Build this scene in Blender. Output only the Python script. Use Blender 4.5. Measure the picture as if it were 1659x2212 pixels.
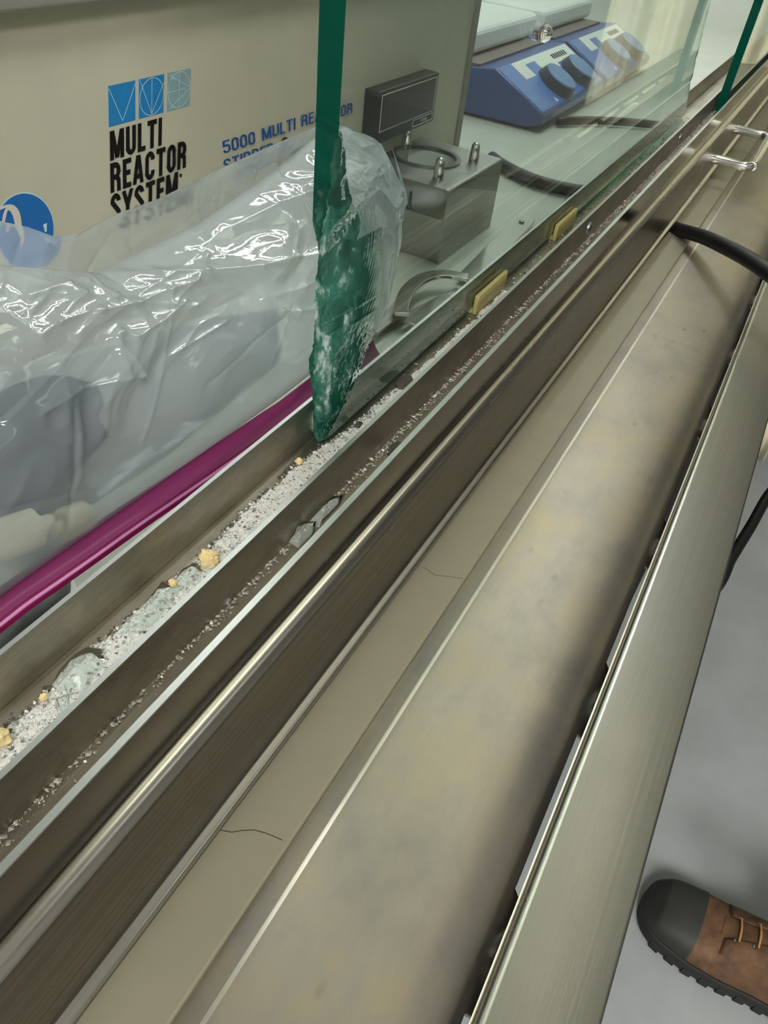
import bpy, math, random
from mathutils import Vector, Matrix, noise
random.seed(7)
sc = bpy.context.scene
for o in list(bpy.data.objects): bpy.data.objects.remove(o)

# ------------------------------------------------------------------ camera
# everything below is measured from the phone's height H above the floor (z = 0 is the phone, z = -H the floor)
H = 1.17
FPX, CX, CY = 1611.0, 829.5, 1106.0
Rm = Matrix(((0.48060942, -0.5499342, 0.68307171),
             (-0.87104649, -0.38948544, 0.29929769),
             (0.10145245, -0.7388325, -0.66620863)))          # world <- lens (right, down, forward)
cam_d = bpy.data.cameras.new('camera'); cam = bpy.data.objects.new('camera', cam_d)
sc.collection.objects.link(cam); sc.camera = cam
cam_d.sensor_fit = 'AUTO'; cam_d.sensor_width = 36.0
cam_d.lens = FPX / 2212.0 * 36.0
cam_d.clip_start = 0.01; cam_d.clip_end = 50
rot = Matrix((Rm.col[0], -Rm.col[1], -Rm.col[2])).transposed()
cam.matrix_world = Matrix.Translation((0, 0, H)) @ rot.to_4x4()

# ------------------------------------------------------------------ world, exposure
w = bpy.data.worlds.new('world'); sc.world = w; w.use_nodes = True
w.node_tree.nodes['Background'].inputs[0].default_value = (0.85, 0.9, 0.92, 1)
w.node_tree.nodes['Background'].inputs[1].default_value = 0.25
vs = sc.view_settings
vs.view_transform = 'Standard'; vs.look = 'None'; vs.gamma = 1; vs.use_curve_mapping = False
vs.exposure = -0.28
cy = sc.cycles
cy.max_bounces = 48; cy.transmission_bounces = 48; cy.transparent_max_bounces = 24
cy.glossy_bounces = 40; cy.diffuse_bounces = 4; cy.sample_clamp_indirect = 4.0
cy.caustics_reflective = True; cy.caustics_refractive = True; cy.blur_glossy = 0.5
LAMP_NEAR = 5.8       # ceiling fixture above the phone
LAMP_FAR = 5.6
LAMP_FILL = 50.0      # added fill lamps at the left end of the room, for floor and boot
LAMP_HOOD = 66.0       # lamp in the roof of the hood

def ray(px, py):
    return Rm @ Vector(((px - CX) / FPX, (py - CY) / FPX, 1.0))
def PX(p, x): r = ray(*p); return r * (x / r.x)
def PY(p, y): r = ray(*p); return r * (y / r.y)
def PZ(p, z): r = ray(*p); return r * (z / r.z)

def through(p):      # where a sight line leaves the back of the sash glass (9 mm, index 1.5), and its direction
    r = ray(*p); t = Vector((r.x, 0, r.z)); ti = t.length / r.y; si = ti / math.sqrt(1 + ti * ti); st = si / 1.5
    return t.normalized() * (.009 * (st / math.sqrt(1 - st * st) - ti)), r
def GX(p, x): o, r = through(p); return o + r * ((x - o.x) / r.x)
def GY(p, y): o, r = through(p); return o + r * ((y - o.y) / r.y)
def GZ(p, z): o, r = through(p); return o + r * ((z - o.z) / r.z)

# ------------------------------------------------------------------ materials
def nm(name):
    m = bpy.data.materials.new(name); m.use_nodes = True
    nt = m.node_tree; return m, nt, nt.nodes, nt.links, nt.nodes['Principled BSDF']
def ss(b, **k):
    for a, v in k.items():
        n = {'color': 'Base Color', 'rough': 'Roughness', 'metal': 'Metallic', 'trans': 'Transmission Weight', 'ior': 'IOR',
             'emit': 'Emission Strength', 'ecol': 'Emission Color', 'alpha': 'Alpha', 'coat': 'Coat Weight', 'spec': 'Specular IOR Level',
             'sub': 'Subsurface Weight'}[a]
        if isinstance(v, (tuple, list)) and len(v) == 3: v = (*v, 1)
        b.inputs[n].default_value = v
def s2l(r, g, b):
    f = lambda c: (c / 255 / 12.92) if c / 255 <= 0.04045 else ((c / 255 + 0.055) / 1.055) ** 2.4
    return (f(r), f(g), f(b))
def texco(N, L, scale=(1, 1, 1), kind='Object'):
    t = N.new('ShaderNodeTexCoord'); mp = N.new('ShaderNodeMapping'); mp.inputs['Scale'].default_value = scale
    L.new(t.outputs[kind], mp.inputs[0]); return mp.outputs[0]
def noi(N, L, co, scale, detail=4, rough=.55):
    n = N.new('ShaderNodeTexNoise'); n.inputs['Scale'].default_value = scale; n.inputs['Detail'].default_value = detail
    n.inputs['Roughness'].default_value = rough; L.new(co, n.inputs['Vector']); return n.outputs['Fac']
def ramp(N, L, src, stops):
    r = N.new('ShaderNodeValToRGB'); cr = r.color_ramp
    while len(cr.elements) < len(stops): cr.elements.new(.5)
    for e, (p, c) in zip(cr.elements, stops):
        e.position = p; e.color = (*c, 1) if len(c) == 3 else c
    L.new(src, r.inputs[0]); return r.outputs[0]
def mixc(N, L, fac, a, b, mode='MIX'):
    m = N.new('ShaderNodeMix'); m.data_type = 'RGBA'; m.blend_type = mode
    if isinstance(fac, (int, float)): m.inputs[0].default_value = fac
    else: L.new(fac, m.inputs[0])
    for i, v in ((6, a), (7, b)):
        if isinstance(v, tuple): m.inputs[i].default_value = (*v, 1)
        else: L.new(v, m.inputs[i])
    return m.outputs[2]
def bump(N, L, b, h, strength, dist=.001):
    bp = N.new('ShaderNodeBump'); bp.inputs['Strength'].default_value = strength; bp.inputs['Distance'].default_value = dist
    L.new(h, bp.inputs['Height']); L.new(bp.outputs[0], b.inputs['Normal'])
def plain(name, color, rough=.5, metal=0, var=.06, scale=30, spec=.5, bmp=0.0, **k):
    m, nt, N, L, b = nm(name); ss(b, rough=rough, metal=metal, spec=spec, **k)
    co = texco(N, L); n = noi(N, L, co, scale)
    L.new(ramp(N, L, n, [(.3, tuple(c * (1 - var) for c in color)), (.7, tuple(min(1, c * (1 + var)) for c in color))]), b.inputs['Base Color'])
    if bmp:
        n2 = noi(N, L, co, scale * 12); bump(N, L, b, n2, bmp, .0006)
    return m
def brushed(name, color, rough=.34, streak=.12, dirt=0.0, spots=False, bs=.12, dirtcol=(.12, .1, .07)):
    """stainless steel: grain runs along the rail (x)"""
    m, nt, N, L, b = nm(name); ss(b, metal=1.0)
    co = texco(N, L, (6, 900, 900)); g = noi(N, L, co, 1.0, 5, .6)
    c2 = texco(N, L, (9, 16, 16)); big = noi(N, L, c2, 1.0, 5, .6)
    base = ramp(N, L, g, [(.25, tuple(c * (1 - streak) for c in color)), (.75, tuple(c * (1 + streak * .6) for c in color))])
    base = mixc(N, L, ramp(N, L, big, [(.35, (0, 0, 0)), (.75, (.5, .5, .5))]), base, tuple(c * .82 for c in color))
    if spots:
        cm = texco(N, L, (22, 30, 30)); tn = noi(N, L, cm, 1.0, 5, .65)
        base = mixc(N, L, ramp(N, L, tn, [(.30, (.8, .8, .8)), (.48, (0, 0, 0))]), base, (color[0] * 1.12, color[1] * 1.04, color[2] * .84))
        base = mixc(N, L, ramp(N, L, tn, [(.5, (0, 0, 0)), (.68, (.85, .85, .85))]), base, (color[0] * .74, color[1] * .78, color[2] * .86))
    if dirt:
        c3 = texco(N, L, (30, 70, 70)); d = noi(N, L, c3, 1.0, 6, .65)
        base = mixc(N, L, ramp(N, L, d, [(.45, (0, 0, 0)), (.8, (dirt,) * 3)]), base, dirtcol)
    if spots:
        c4 = texco(N, L, (38, 75, 75)); v = N.new('ShaderNodeTexVoronoi'); v.inputs['Scale'].default_value = 1.0; L.new(c4, v.inputs['Vector'])
        sel = noi(N, L, texco(N, L, (8, 12, 12)), 1.0, 2)
        mm = N.new('ShaderNodeMath'); mm.operation = 'MULTIPLY'
        L.new(ramp(N, L, v.outputs['Distance'], [(.10, (1, 1, 1)), (.17, (0, 0, 0))]), mm.inputs[0])
        L.new(ramp(N, L, sel, [(.48, (0, 0, 0)), (.6, (.45, .45, .45))]), mm.inputs[1])
        base = mixc(N, L, mm.outputs[0], base, tuple(c * .45 for c in color))
    L.new(base, b.inputs['Base Color'])
    rr = N.new('ShaderNodeMapRange'); rr.inputs[3].default_value = rough - .07; rr.inputs[4].default_value = rough + .1
    L.new(big, rr.inputs[0]); L.new(rr.outputs[0], b.inputs['Roughness'])
    bump(N, L, b, g, bs, .0004)
    return m
M = {}
M['plate'] = brushed('brushed_steel_plate', (.335, .303, .258), .44, .05, spots=True, bs=.05)
M['bar'] = brushed('brushed_steel_bar', (.24, .235, .215), .36, .10, bs=.08)
M['edge'] = brushed('worn_highlight_edge', (.62, .60, .55), .24, .08, bs=.05)  # paler steel paints the highlight onto the rounded rail and bar edges
M['bend'] = brushed('worn_highlight_bend', (.92, .87, .76), .30, .05, bs=.04)  # highlight on the plate's bend painted as a much paler strip
M['rail'] = brushed('dark_brushed_steel', (.22, .20, .17), .27, .50, bs=.30)
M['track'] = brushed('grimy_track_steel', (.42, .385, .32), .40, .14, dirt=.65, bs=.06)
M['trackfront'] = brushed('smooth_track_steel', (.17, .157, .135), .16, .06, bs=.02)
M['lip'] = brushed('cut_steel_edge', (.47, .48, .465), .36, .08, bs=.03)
M['chrome'] = plain('polished_steel', (.72, .72, .70), .16, 1.0, .03, 40)
M['standsteel'] = brushed('stand_steel', (.36, .355, .33), .36, .08, dirt=.15, bs=.05)
M['ringsteel'] = plain('dark_ring_steel', (.20, .20, .19), .3, 1.0, .1, 60)
M['trim'] = plain('beige_painted_trim', s2l(119, 115, 96), .5, 0, .035, 40, bmp=.05)
M['worktop'] = plain('pale_epoxy_worktop', s2l(176, 180, 168), .32, 0, .06, 25)
M['liner'] = plain('white_hood_liner', s2l(198, 201, 194), .45, 0, .02, 8)
M['cabinet'] = plain('beige_cabinet_paint', s2l(178, 174, 154), .48, 0, .03, 60, bmp=.12)
M['cabtrim'] = plain('grey_cabinet_trim', s2l(120, 116, 104), .5, 0, .12, 50)
M['lid'] = plain('grey_lid', s2l(128, 124, 116), .45, 0, .05, 40)
M['black'] = plain('black_plastic', s2l(34, 35, 34), .4, 0, .15, 60)
M['screen'] = plain('smoked_screen', s2l(40, 34, 32), .35, 0, .05, 30)
M['whiteprint'] = plain('white_print', s2l(205, 205, 196), .6, 0, .03, 40)
M['inkblack'] = plain('black_ink', s2l(16, 15, 16), .8, 0, .03, 40, spec=.15)
M['inkblue'] = plain('blue_ink', s2l(30, 74, 134), .8, 0, .05, 200, spec=.15)
M['sqblue'] = plain('blue_label', s2l(18, 112, 168), .5, 0, .05, 120)
M['sqgrey'] = plain('faded_blue_label', s2l(124, 150, 152), .5, 0, .09, 160)
M['discblue'] = plain('blue_disc', s2l(16, 92, 160), .5, 0, .03, 60)
M['ice'] = plain('pale_line', s2l(176, 205, 214), .55, 0, .03, 60)
M['greige'] = plain('greige_print', s2l(196, 190, 180), .55, 0, .03, 60)
M['hotblue'] = plain('navy_plastic', s2l(36, 58, 112), .3, 0, .05, 40)
M['hotpanel'] = plain('blue_panel', s2l(62, 94, 154), .25, 0, .05, 40)
M['hotdark'] = plain('dark_blue_plastic', s2l(24, 48, 104), .35, 0, .08, 40)
M['knob'] = plain('blue_grey_knob', s2l(74, 108, 150), .35, 0, .04, 40)
M['knobdark'] = plain('dark_knob_skirt', s2l(22, 30, 52), .3, 0, .05, 40)
M['hotwhite'] = plain('white_enamel', s2l(226, 232, 226), .3, 0, .02, 30)
M['brown'] = plain('brown_heat_gap', s2l(92, 82, 76), .6, 0, .15, 40)
M['cable'] = plain('black_rubber_cable', s2l(17, 17, 19), .5, 0, .1, 80, spec=.3)
M['greycable'] = plain('grey_hose', s2l(74, 76, 76), .55, 0, .08, 60)
M['cream'] = plain('cream_plastic', s2l(244, 236, 206), .5, 0, .04, 60)
M['darkcloth'] = plain('dark_slate_rubber', s2l(34, 40, 52), .7, 0, .15, 50)
M['foam'] = plain('pale_grey_foam', s2l(160, 163, 160), .8, 0, .10, 22)
M['curtain'] = plain('cream_sheet', s2l(240, 232, 204), .6, 0, .04, 14, bmp=.05)
M['floor'] = plain('grey_floor', s2l(146, 150, 151), .55, 0, .09, 9, bmp=.15)
M['wall'] = plain('pale_wall', s2l(150, 148, 140), .8, 0, .02, 5)
M['ceiling'] = plain('ceiling_paint', s2l(205, 205, 198), .9, 0, .02, 5)
M['darkcab'] = plain('dark_base_cabinet', s2l(26, 27, 27), .6, 0, .1, 20)
M['rubber'] = plain('boot_rubber', s2l(38, 39, 36), .6, 0, .18, 40, bmp=.2)
M['sole'] = plain('boot_sole', s2l(24, 24, 22), .7, 0, .15, 60)
M['lace'] = plain('tan_lace', s2l(156, 116, 70), .8, 0, .15, 300)
M['pad'] = plain('yellowed_rubber_pad', s2l(146, 136, 84), .5, 0, .12, 160)
M['crumb'] = plain('yellow_crumb', s2l(208, 188, 136), .7, 0, .15, 400, bmp=.3)
M['grit'] = plain('pale_grit', s2l(150, 146, 134), .8, 0, .3, 500)
M['darkgrit'] = plain('dark_grit', s2l(66, 62, 56), .85, 0, .3, 300)
M['dust'] = plain('white_glass_dust', s2l(204, 204, 197), .7, 0, .10, 900, bmp=.4)
M['paper'] = plain('white_paper', s2l(214, 214, 208), .7, 0, .02, 40)

def leather():
    m, nt, N, L, b = nm('brown_leather'); ss(b, rough=.72)
    co = texco(N, L, (1, 1, 1)); n = noi(N, L, co, 45, 6, .65); n2 = noi(N, L, co, 500, 3)
    L.new(ramp(N, L, n, [(.25, s2l(52, 36, 23)), (.55, s2l(98, 70, 46)), (.8, s2l(122, 90, 60))]), b.inputs['Base Color'])
    bump(N, L, b, n2, .35, .001); return m
M['leather'] = leather()

def glass_mat(name, dens, absorb, rough=0.0, edges=False):
    """solid glass; on float glass the ground edges and the hackled fracture carry face attributes"""
    m, nt, N, L, b = nm(name); N.remove(b)
    out = N['Material Output']
    g = N.new('ShaderNodeBsdfGlass'); g.inputs['IOR'].default_value = 1.5; g.inputs['Roughness'].default_value = rough
    g.inputs['Color'].default_value = (1, 1, 1, 1)
    last = g.outputs[0]
    if edges:
        def attr(nm_):
            a = N.new('ShaderNodeAttribute'); a.attribute_name = nm_; return a.outputs['Fac']
        def mul(a, k):
            q = N.new('ShaderNodeMath'); q.operation = 'MULTIPLY'; L.new(a, q.inputs[0])
            if isinstance(k, float): q.inputs[1].default_value = k
            else: L.new(k, q.inputs[1])
            return q.outputs[0]
        def mix(f, a, b_):
            q = N.new('ShaderNodeMixShader'); L.new(f, q.inputs[0]); L.new(a, q.inputs[1]); L.new(b_, q.inputs[2]); return q.outputs[0]
        L.new(mul(attr('chip'), .12), g.inputs['Roughness'])
        e = N.new('ShaderNodeBsdfDiffuse'); e.inputs[0].default_value = (*s2l(3, 72, 58), 1)
        last = mix(mul(attr('edge'), .62), last, e.outputs[0])
        co = texco(N, L, (140, 140, 70)); n1 = noi(N, L, co, 1.0, 6, .7)
        ca = N.new('ShaderNodeMath'); ca.operation = 'MULTIPLY_ADD'; L.new(attr('chip'), ca.inputs[0]); ca.inputs[1].default_value = .30
        cb = N.new('ShaderNodeMath'); cb.operation = 'SUBTRACT'; L.new(n1, cb.inputs[0]); cb.inputs[1].default_value = .17; L.new(cb.outputs[0], ca.inputs[2]); n1 = ca.outputs[0]
        h = N.new('ShaderNodeBsdfDiffuse'); L.new(ramp(N, L, n1, [(.42, s2l(4, 70, 56)), (.53, s2l(74, 124, 110)), (.64, s2l(236, 243, 240))]), h.inputs[0])
        tl = N.new('ShaderNodeBsdfTranslucent'); tl.inputs[0].default_value = (*s2l(120, 190, 170), 1)
        hk = N.new('ShaderNodeMixShader'); hk.inputs[0].default_value = .4; L.new(h.outputs[0], hk.inputs[1]); L.new(tl.outputs[0], hk.inputs[2])
        mp_ = N.new('ShaderNodeMapRange'); mp_.inputs[1].default_value = .05; mp_.inputs[2].default_value = .9; mp_.inputs[3].default_value = .0; mp_.inputs[4].default_value = .80
        sq = N.new('ShaderNodeMath'); sq.operation = 'POWER'; sq.inputs[1].default_value = .6; L.new(attr('chip'), sq.inputs[0]); L.new(sq.outputs[0], mp_.inputs[0])
        last = mix(mp_.outputs[0], last, hk.outputs[0])
    L.new(last, out.inputs['Surface'])
    if dens:
        v = N.new('ShaderNodeVolumeAbsorption'); v.inputs['Color'].default_value = (*absorb, 1); v.inputs['Density'].default_value = dens
        L.new(v.outputs[0], out.inputs['Volume'])
    return m
def shard_mat():
    m, nt, N, L, b = nm('clear_thin_shard'); N.remove(b); out = N['Material Output']
    tr = N.new('ShaderNodeBsdfTransparent'); tr.inputs[0].default_value = (.93, .97, .95, 1)
    gl = N.new('ShaderNodeBsdfGlossy'); gl.inputs['Roughness'].default_value = .06
    df = N.new('ShaderNodeBsdfDiffuse'); df.inputs[0].default_value = (.85, .88, .86, 1)
    a = N.new('ShaderNodeMixShader'); a.inputs[0].default_value = .15; L.new(tr.outputs[0], a.inputs[1]); L.new(df.outputs[0], a.inputs[2])
    lw = N.new('ShaderNodeLayerWeight'); lw.inputs[0].default_value = .17
    c = N.new('ShaderNodeMixShader'); L.new(lw.outputs['Fresnel'], c.inputs[0]); L.new(a.outputs[0], c.inputs[1]); L.new(gl.outputs[0], c.inputs[2])
    L.new(c.outputs[0], out.inputs['Surface']); return m
M['glass'] = glass_mat('green_float_glass', 13.0, (.02, .66, .52), 0, True)
M['clear'] = glass_mat('clear_shard_glass', 0, None)
M['shard'] = shard_mat()

def film_mat(name, blur, h0, h1):
    m, nt, N, L, b = nm(name); N.remove(b); out = N['Material Output']
    co = texco(N, L, (60, 60, 60)); n = noi(N, L, co, 1.0, 6, .6)
    bp = N.new('ShaderNodeBump'); bp.inputs['Strength'].default_value = .25; bp.inputs['Distance'].default_value = .0012; L.new(n, bp.inputs['Height'])
    tr = N.new('ShaderNodeBsdfTransparent'); tr.inputs[0].default_value = (.93, .96, .97, 1)
    rf = N.new('ShaderNodeBsdfRefraction'); rf.inputs['IOR'].default_value = 1.02; rf.inputs['Roughness'].default_value = .32; rf.inputs['Color'].default_value = (.95, .97, .98, 1)
    t0 = N.new('ShaderNodeMixShader'); t0.inputs[0].default_value = blur; L.new(tr.outputs[0], t0.inputs[1]); L.new(rf.outputs[0], t0.inputs[2])
    df = N.new('ShaderNodeBsdfDiffuse'); df.inputs[0].default_value = (.74, .83, .88, 1)
    tl = N.new('ShaderNodeBsdfTranslucent'); tl.inputs[0].default_value = (.74, .83, .88, 1)
    a = N.new('ShaderNodeMixShader'); a.inputs[0].default_value = .5; L.new(df.outputs[0], a.inputs[1]); L.new(tl.outputs[0], a.inputs[2])
    b1 = N.new('ShaderNodeMixShader'); L.new(t0.outputs[0], b1.inputs[1]); L.new(a.outputs[0], b1.inputs[2])
    haze = noi(N, L, texco(N, L, (14, 14, 14)), 1.0, 3)
    mr = N.new('ShaderNodeMapRange'); mr.inputs[3].default_value = h0; mr.inputs[4].default_value = h1; L.new(haze, mr.inputs[0]); L.new(mr.outputs[0], b1.inputs[0])
    gl = N.new('ShaderNodeBsdfGlossy'); gl.inputs['Roughness'].default_value = .055
    L.new(bp.outputs[0], gl.inputs['Normal'])
    lw = N.new('ShaderNodeLayerWeight'); lw.inputs[0].default_value = .22; L.new(bp.outputs[0], lw.inputs['Normal'])
    fa = N.new('ShaderNodeMath'); fa.operation = 'ADD'; fa.inputs[1].default_value = .05; L.new(lw.outputs['Fresnel'], fa.inputs[0])
    c = N.new('ShaderNodeMixShader'); L.new(fa.outputs[0], c.inputs[0]); L.new(b1.outputs[0], c.inputs[1]); L.new(gl.outputs[0], c.inputs[2])
    L.new(c.outputs[0], out.inputs['Surface']); return m
M['film'] = film_mat('clear_polythene_film', .85, .24, .52)
M['filmfront'] = film_mat('milky_polythene_film', .75, .12, .40)
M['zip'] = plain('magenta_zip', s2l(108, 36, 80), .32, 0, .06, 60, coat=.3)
M['ziphighlight'] = plain('pale_pink_highlight', s2l(176, 110, 158), .3, 0, .06, 60, coat=.3)  # highlight line along the zip, painted as paler pink
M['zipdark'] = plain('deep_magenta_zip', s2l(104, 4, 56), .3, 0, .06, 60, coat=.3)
def emis(name, col, k):
    m, nt, N, L, b = nm(name); ss(b, color=(.8, .8, .8), ecol=col, emit=k); return m
M['lampnear'] = emis('warm_diffuser', (.98, .98, .75), LAMP_NEAR)
M['lampfar'] = emis('neutral_diffuser', (1.0, .985, .94), LAMP_FAR)
M['lampdim'] = emis('dim_diffuser', (1.0, .985, .95), 2.5)
M['lampfill'] = emis('fill_diffuser', (1.0, .985, .95), LAMP_FILL)
M['lamphood'] = emis('hood_diffuser', (.97, 1.0, .98), LAMP_HOOD)

# ------------------------------------------------------------------ mesh helpers
class MB:
    def __init__(s): s.v = []; s.f = []; s.m = []
    def add(s, v, f, mat=0):
        k = len(s.v); s.v += [tuple(p) for p in v]; s.f += [tuple(i + k for i in q) for q in f]; s.m += [mat] * len(f); return s
    def box(s, x0, x1, y0, y1, z0, z1, mat=0):
        v = [(x, y, z) for x in (x0, x1) for y in (y0, y1) for z in (z0, z1)]
        return s.add(v, [(0, 1, 3, 2), (4, 6, 7, 5), (0, 4, 5, 1), (2, 3, 7, 6), (0, 2, 6, 4), (1, 5, 7, 3)], mat)
    def extx(s, prof, x0, x1, mat=0, n=1):
        k = len(prof); v = []; f = []
        for i in range(n + 1):
            x = x0 + (x1 - x0) * i / n
            v += [(x, y, z) for y, z in prof]
        for i in range(n):
            for j in range(k):
                a = i * k + j; b = i * k + (j + 1) % k
                f.append((a, b, b + k, a + k))
        f.append(tuple(range(k - 1, -1, -1))); f.append(tuple(range(n * k, n * k + k)))
        return s.add(v, f, mat)
    def tube(s, path, r, n=12, mat=0, cap=True):
        P = [Vector(p) for p in path]; rs = r if isinstance(r, (list, tuple)) else [r] * len(P)
        v = []; f = []; up = None
        for i, p in enumerate(P):
            t = (P[min(i + 1, len(P) - 1)] - P[max(i - 1, 0)]).normalized()
            if up is None:
                up = Vector((0, 0, 1)) if abs(t.z) < .9 else Vector((1, 0, 0))
            a = (up - t * up.dot(t)).normalized(); b = t.cross(a); up = a
            for k in range(n):
                q = 2 * math.pi * k / n; v.append(p + (a * math.cos(q) + b * math.sin(q)) * rs[i])
        for i in range(len(P) - 1):
            for k in range(n):
                a = i * n + k; b = i * n + (k + 1) % n; f.append((a, b, b + n, a + n))
        if cap:
            f.append(tuple(range(n - 1, -1, -1))); f.append(tuple(range((len(P) - 1) * n, len(P) * n)))
        return s.add(v, f, mat)
    def lathe(s, c, prof, n=20, axis=(0, 0, 1), mat=0):
        c = Vector(c); ax = Vector(axis).normalized(); a = ax.orthogonal().normalized(); b = ax.cross(a); v = []; f = []
        for r, h in prof:
            for k in range(n):
                q = 2 * math.pi * k / n; v.append(c + ax * h + (a * math.cos(q) + b * math.sin(q)) * r)
        for i in range(len(prof) - 1):
            for k in range(n):
                p = i * n + k; q = i * n + (k + 1) % n; f.append((p, q, q + n, p + n))
        f.append(tuple(range(n - 1, -1, -1))); f.append(tuple(range((len(prof) - 1) * n, len(prof) * n)))
        return s.add(v, f, mat)
    def grid(s, fn, nu, nv, mat=0):
        v = [fn(i / nu, j / nv) for j in range(nv + 1) for i in range(nu + 1)]
        f = [(j * (nu + 1) + i, j * (nu + 1) + i + 1, (j + 1) * (nu + 1) + i + 1, (j + 1) * (nu + 1) + i) for j in range(nv) for i in range(nu)]
        return s.add(v, f, mat)
    def prism(s, pts, d, mat=0):
        """polygon (3-D points) pushed along vector d"""
        k = len(pts); d = Vector(d); v = [Vector(p) for p in pts] + [Vector(p) + d for p in pts]
        f = [tuple(range(k)), tuple(range(2 * k - 1, k - 1, -1))] + [(i, i + k, (i + 1) % k + k, (i + 1) % k) for i in range(k)]
        return s.add(v, f, mat)

def rounded(pts, n=5):
    """closed profile; each point (a, b, radius)"""
    out = []; k = len(pts)
    for i in range(k):
        p = Vector(pts[i][:2]); r = pts[i][2] if len(pts[i]) > 2 else 0
        if r <= 0: out.append(tuple(p)); continue
        a = (Vector(pts[i - 1][:2]) - p); b = (Vector(pts[(i + 1) % k][:2]) - p)
        la, lb = a.length, b.length; a.normalize(); b.normalize()
        ang = a.angle(b); t = min(r / math.tan(ang / 2), la * .49, lb * .49); rr = t * math.tan(ang / 2)
        c = p + (a + b).normalized() * (rr / math.sin(ang / 2))
        s0 = p + a * t - c; s1 = p + b * t - c
        for j in range(n + 1):
            q = j / n; d = (s0.normalized().slerp(s1.normalized(), q)) if s0.angle(s1) > 1e-4 else s0.normalized()
            out.append(tuple(c + d * rr))
    return out
def lerp_keys(keys, x):
    if x <= keys[0][0]: return keys[0][1]
    for (a, p), (b, q) in zip(keys, keys[1:]):
        if x <= b: return p + (q - p) * (x - a) / (b - a)
    return keys[-1][1]
def smooth_path(pts, n=8):
    P = [Vector(p) for p in pts]; P = [P[0] * 2 - P[1]] + P + [P[-1] * 2 - P[-2]]; out = []
    for i in range(1, len(P) - 2):
        for j in range(n):
            t = j / n; a, b, c, d = P[i - 1:i + 3]
            out.append(.5 * ((2 * b) + (c - a) * t + (2 * a - 5 * b + 4 * c - d) * t * t + (3 * b - a - 3 * c + d) * t ** 3))
    out.append(P[-2]); return out

BASE = {}
def emit(name, mb, mats, parent=None, smooth=None, bevel=0, seg=2, kind=None):
    me = bpy.data.meshes.new(name); o = bpy.data.objects.new(name, me); sc.collection.objects.link(o)
    if parent is not None: base = BASE[parent.name]
    else:
        xs, ys, zs = zip(*mb.v); base = Vector(((min(xs) + max(xs)) / 2, (min(ys) + max(ys)) / 2, min(zs)))
    me.from_pydata([tuple(Vector(p) - base) for p in mb.v], [], mb.f); me.validate(clean_customdata=False)
    for m in (mats if isinstance(mats, (list, tuple)) else [mats]): me.materials.append(M[m])
    for p, k in zip(me.polygons, mb.m): p.material_index = k
    if smooth is not None:
        for p in me.polygons: p.use_smooth = True
        me.set_sharp_from_angle(angle=math.radians(smooth))
    if bevel:
        bv = o.modifiers.new('bevel', 'BEVEL'); bv.width = bevel; bv.segments = seg; bv.limit_method = 'ANGLE'; bv.angle_limit = math.radians(40)
    o.location = base if parent is None else (0, 0, 0)
    if parent is not None: o.parent = parent
    BASE[o.name] = base
    if kind: o['kind'] = kind
    return o
def tag(o, label, cat, group=None, kind=None):
    o['label'] = label; o['category'] = cat
    if group: o['group'] = group
    if kind: o['kind'] = kind
    return o
def thing(name, base, label, cat, group=None):
    o = bpy.data.objects.new(name, None); sc.collection.objects.link(o); o.location = base; o.empty_display_size = .02
    BASE[o.name] = Vector(base); return tag(o, label, cat, group)
def arc(cx, cz, rx, rz, a0, a1, n=10): return [(cx + rx * math.cos(math.radians(a0 + (a1 - a0) * i / n)), cz + rz * math.sin(math.radians(a0 + (a1 - a0) * i / n))) for i in range(n + 1)]
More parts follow.
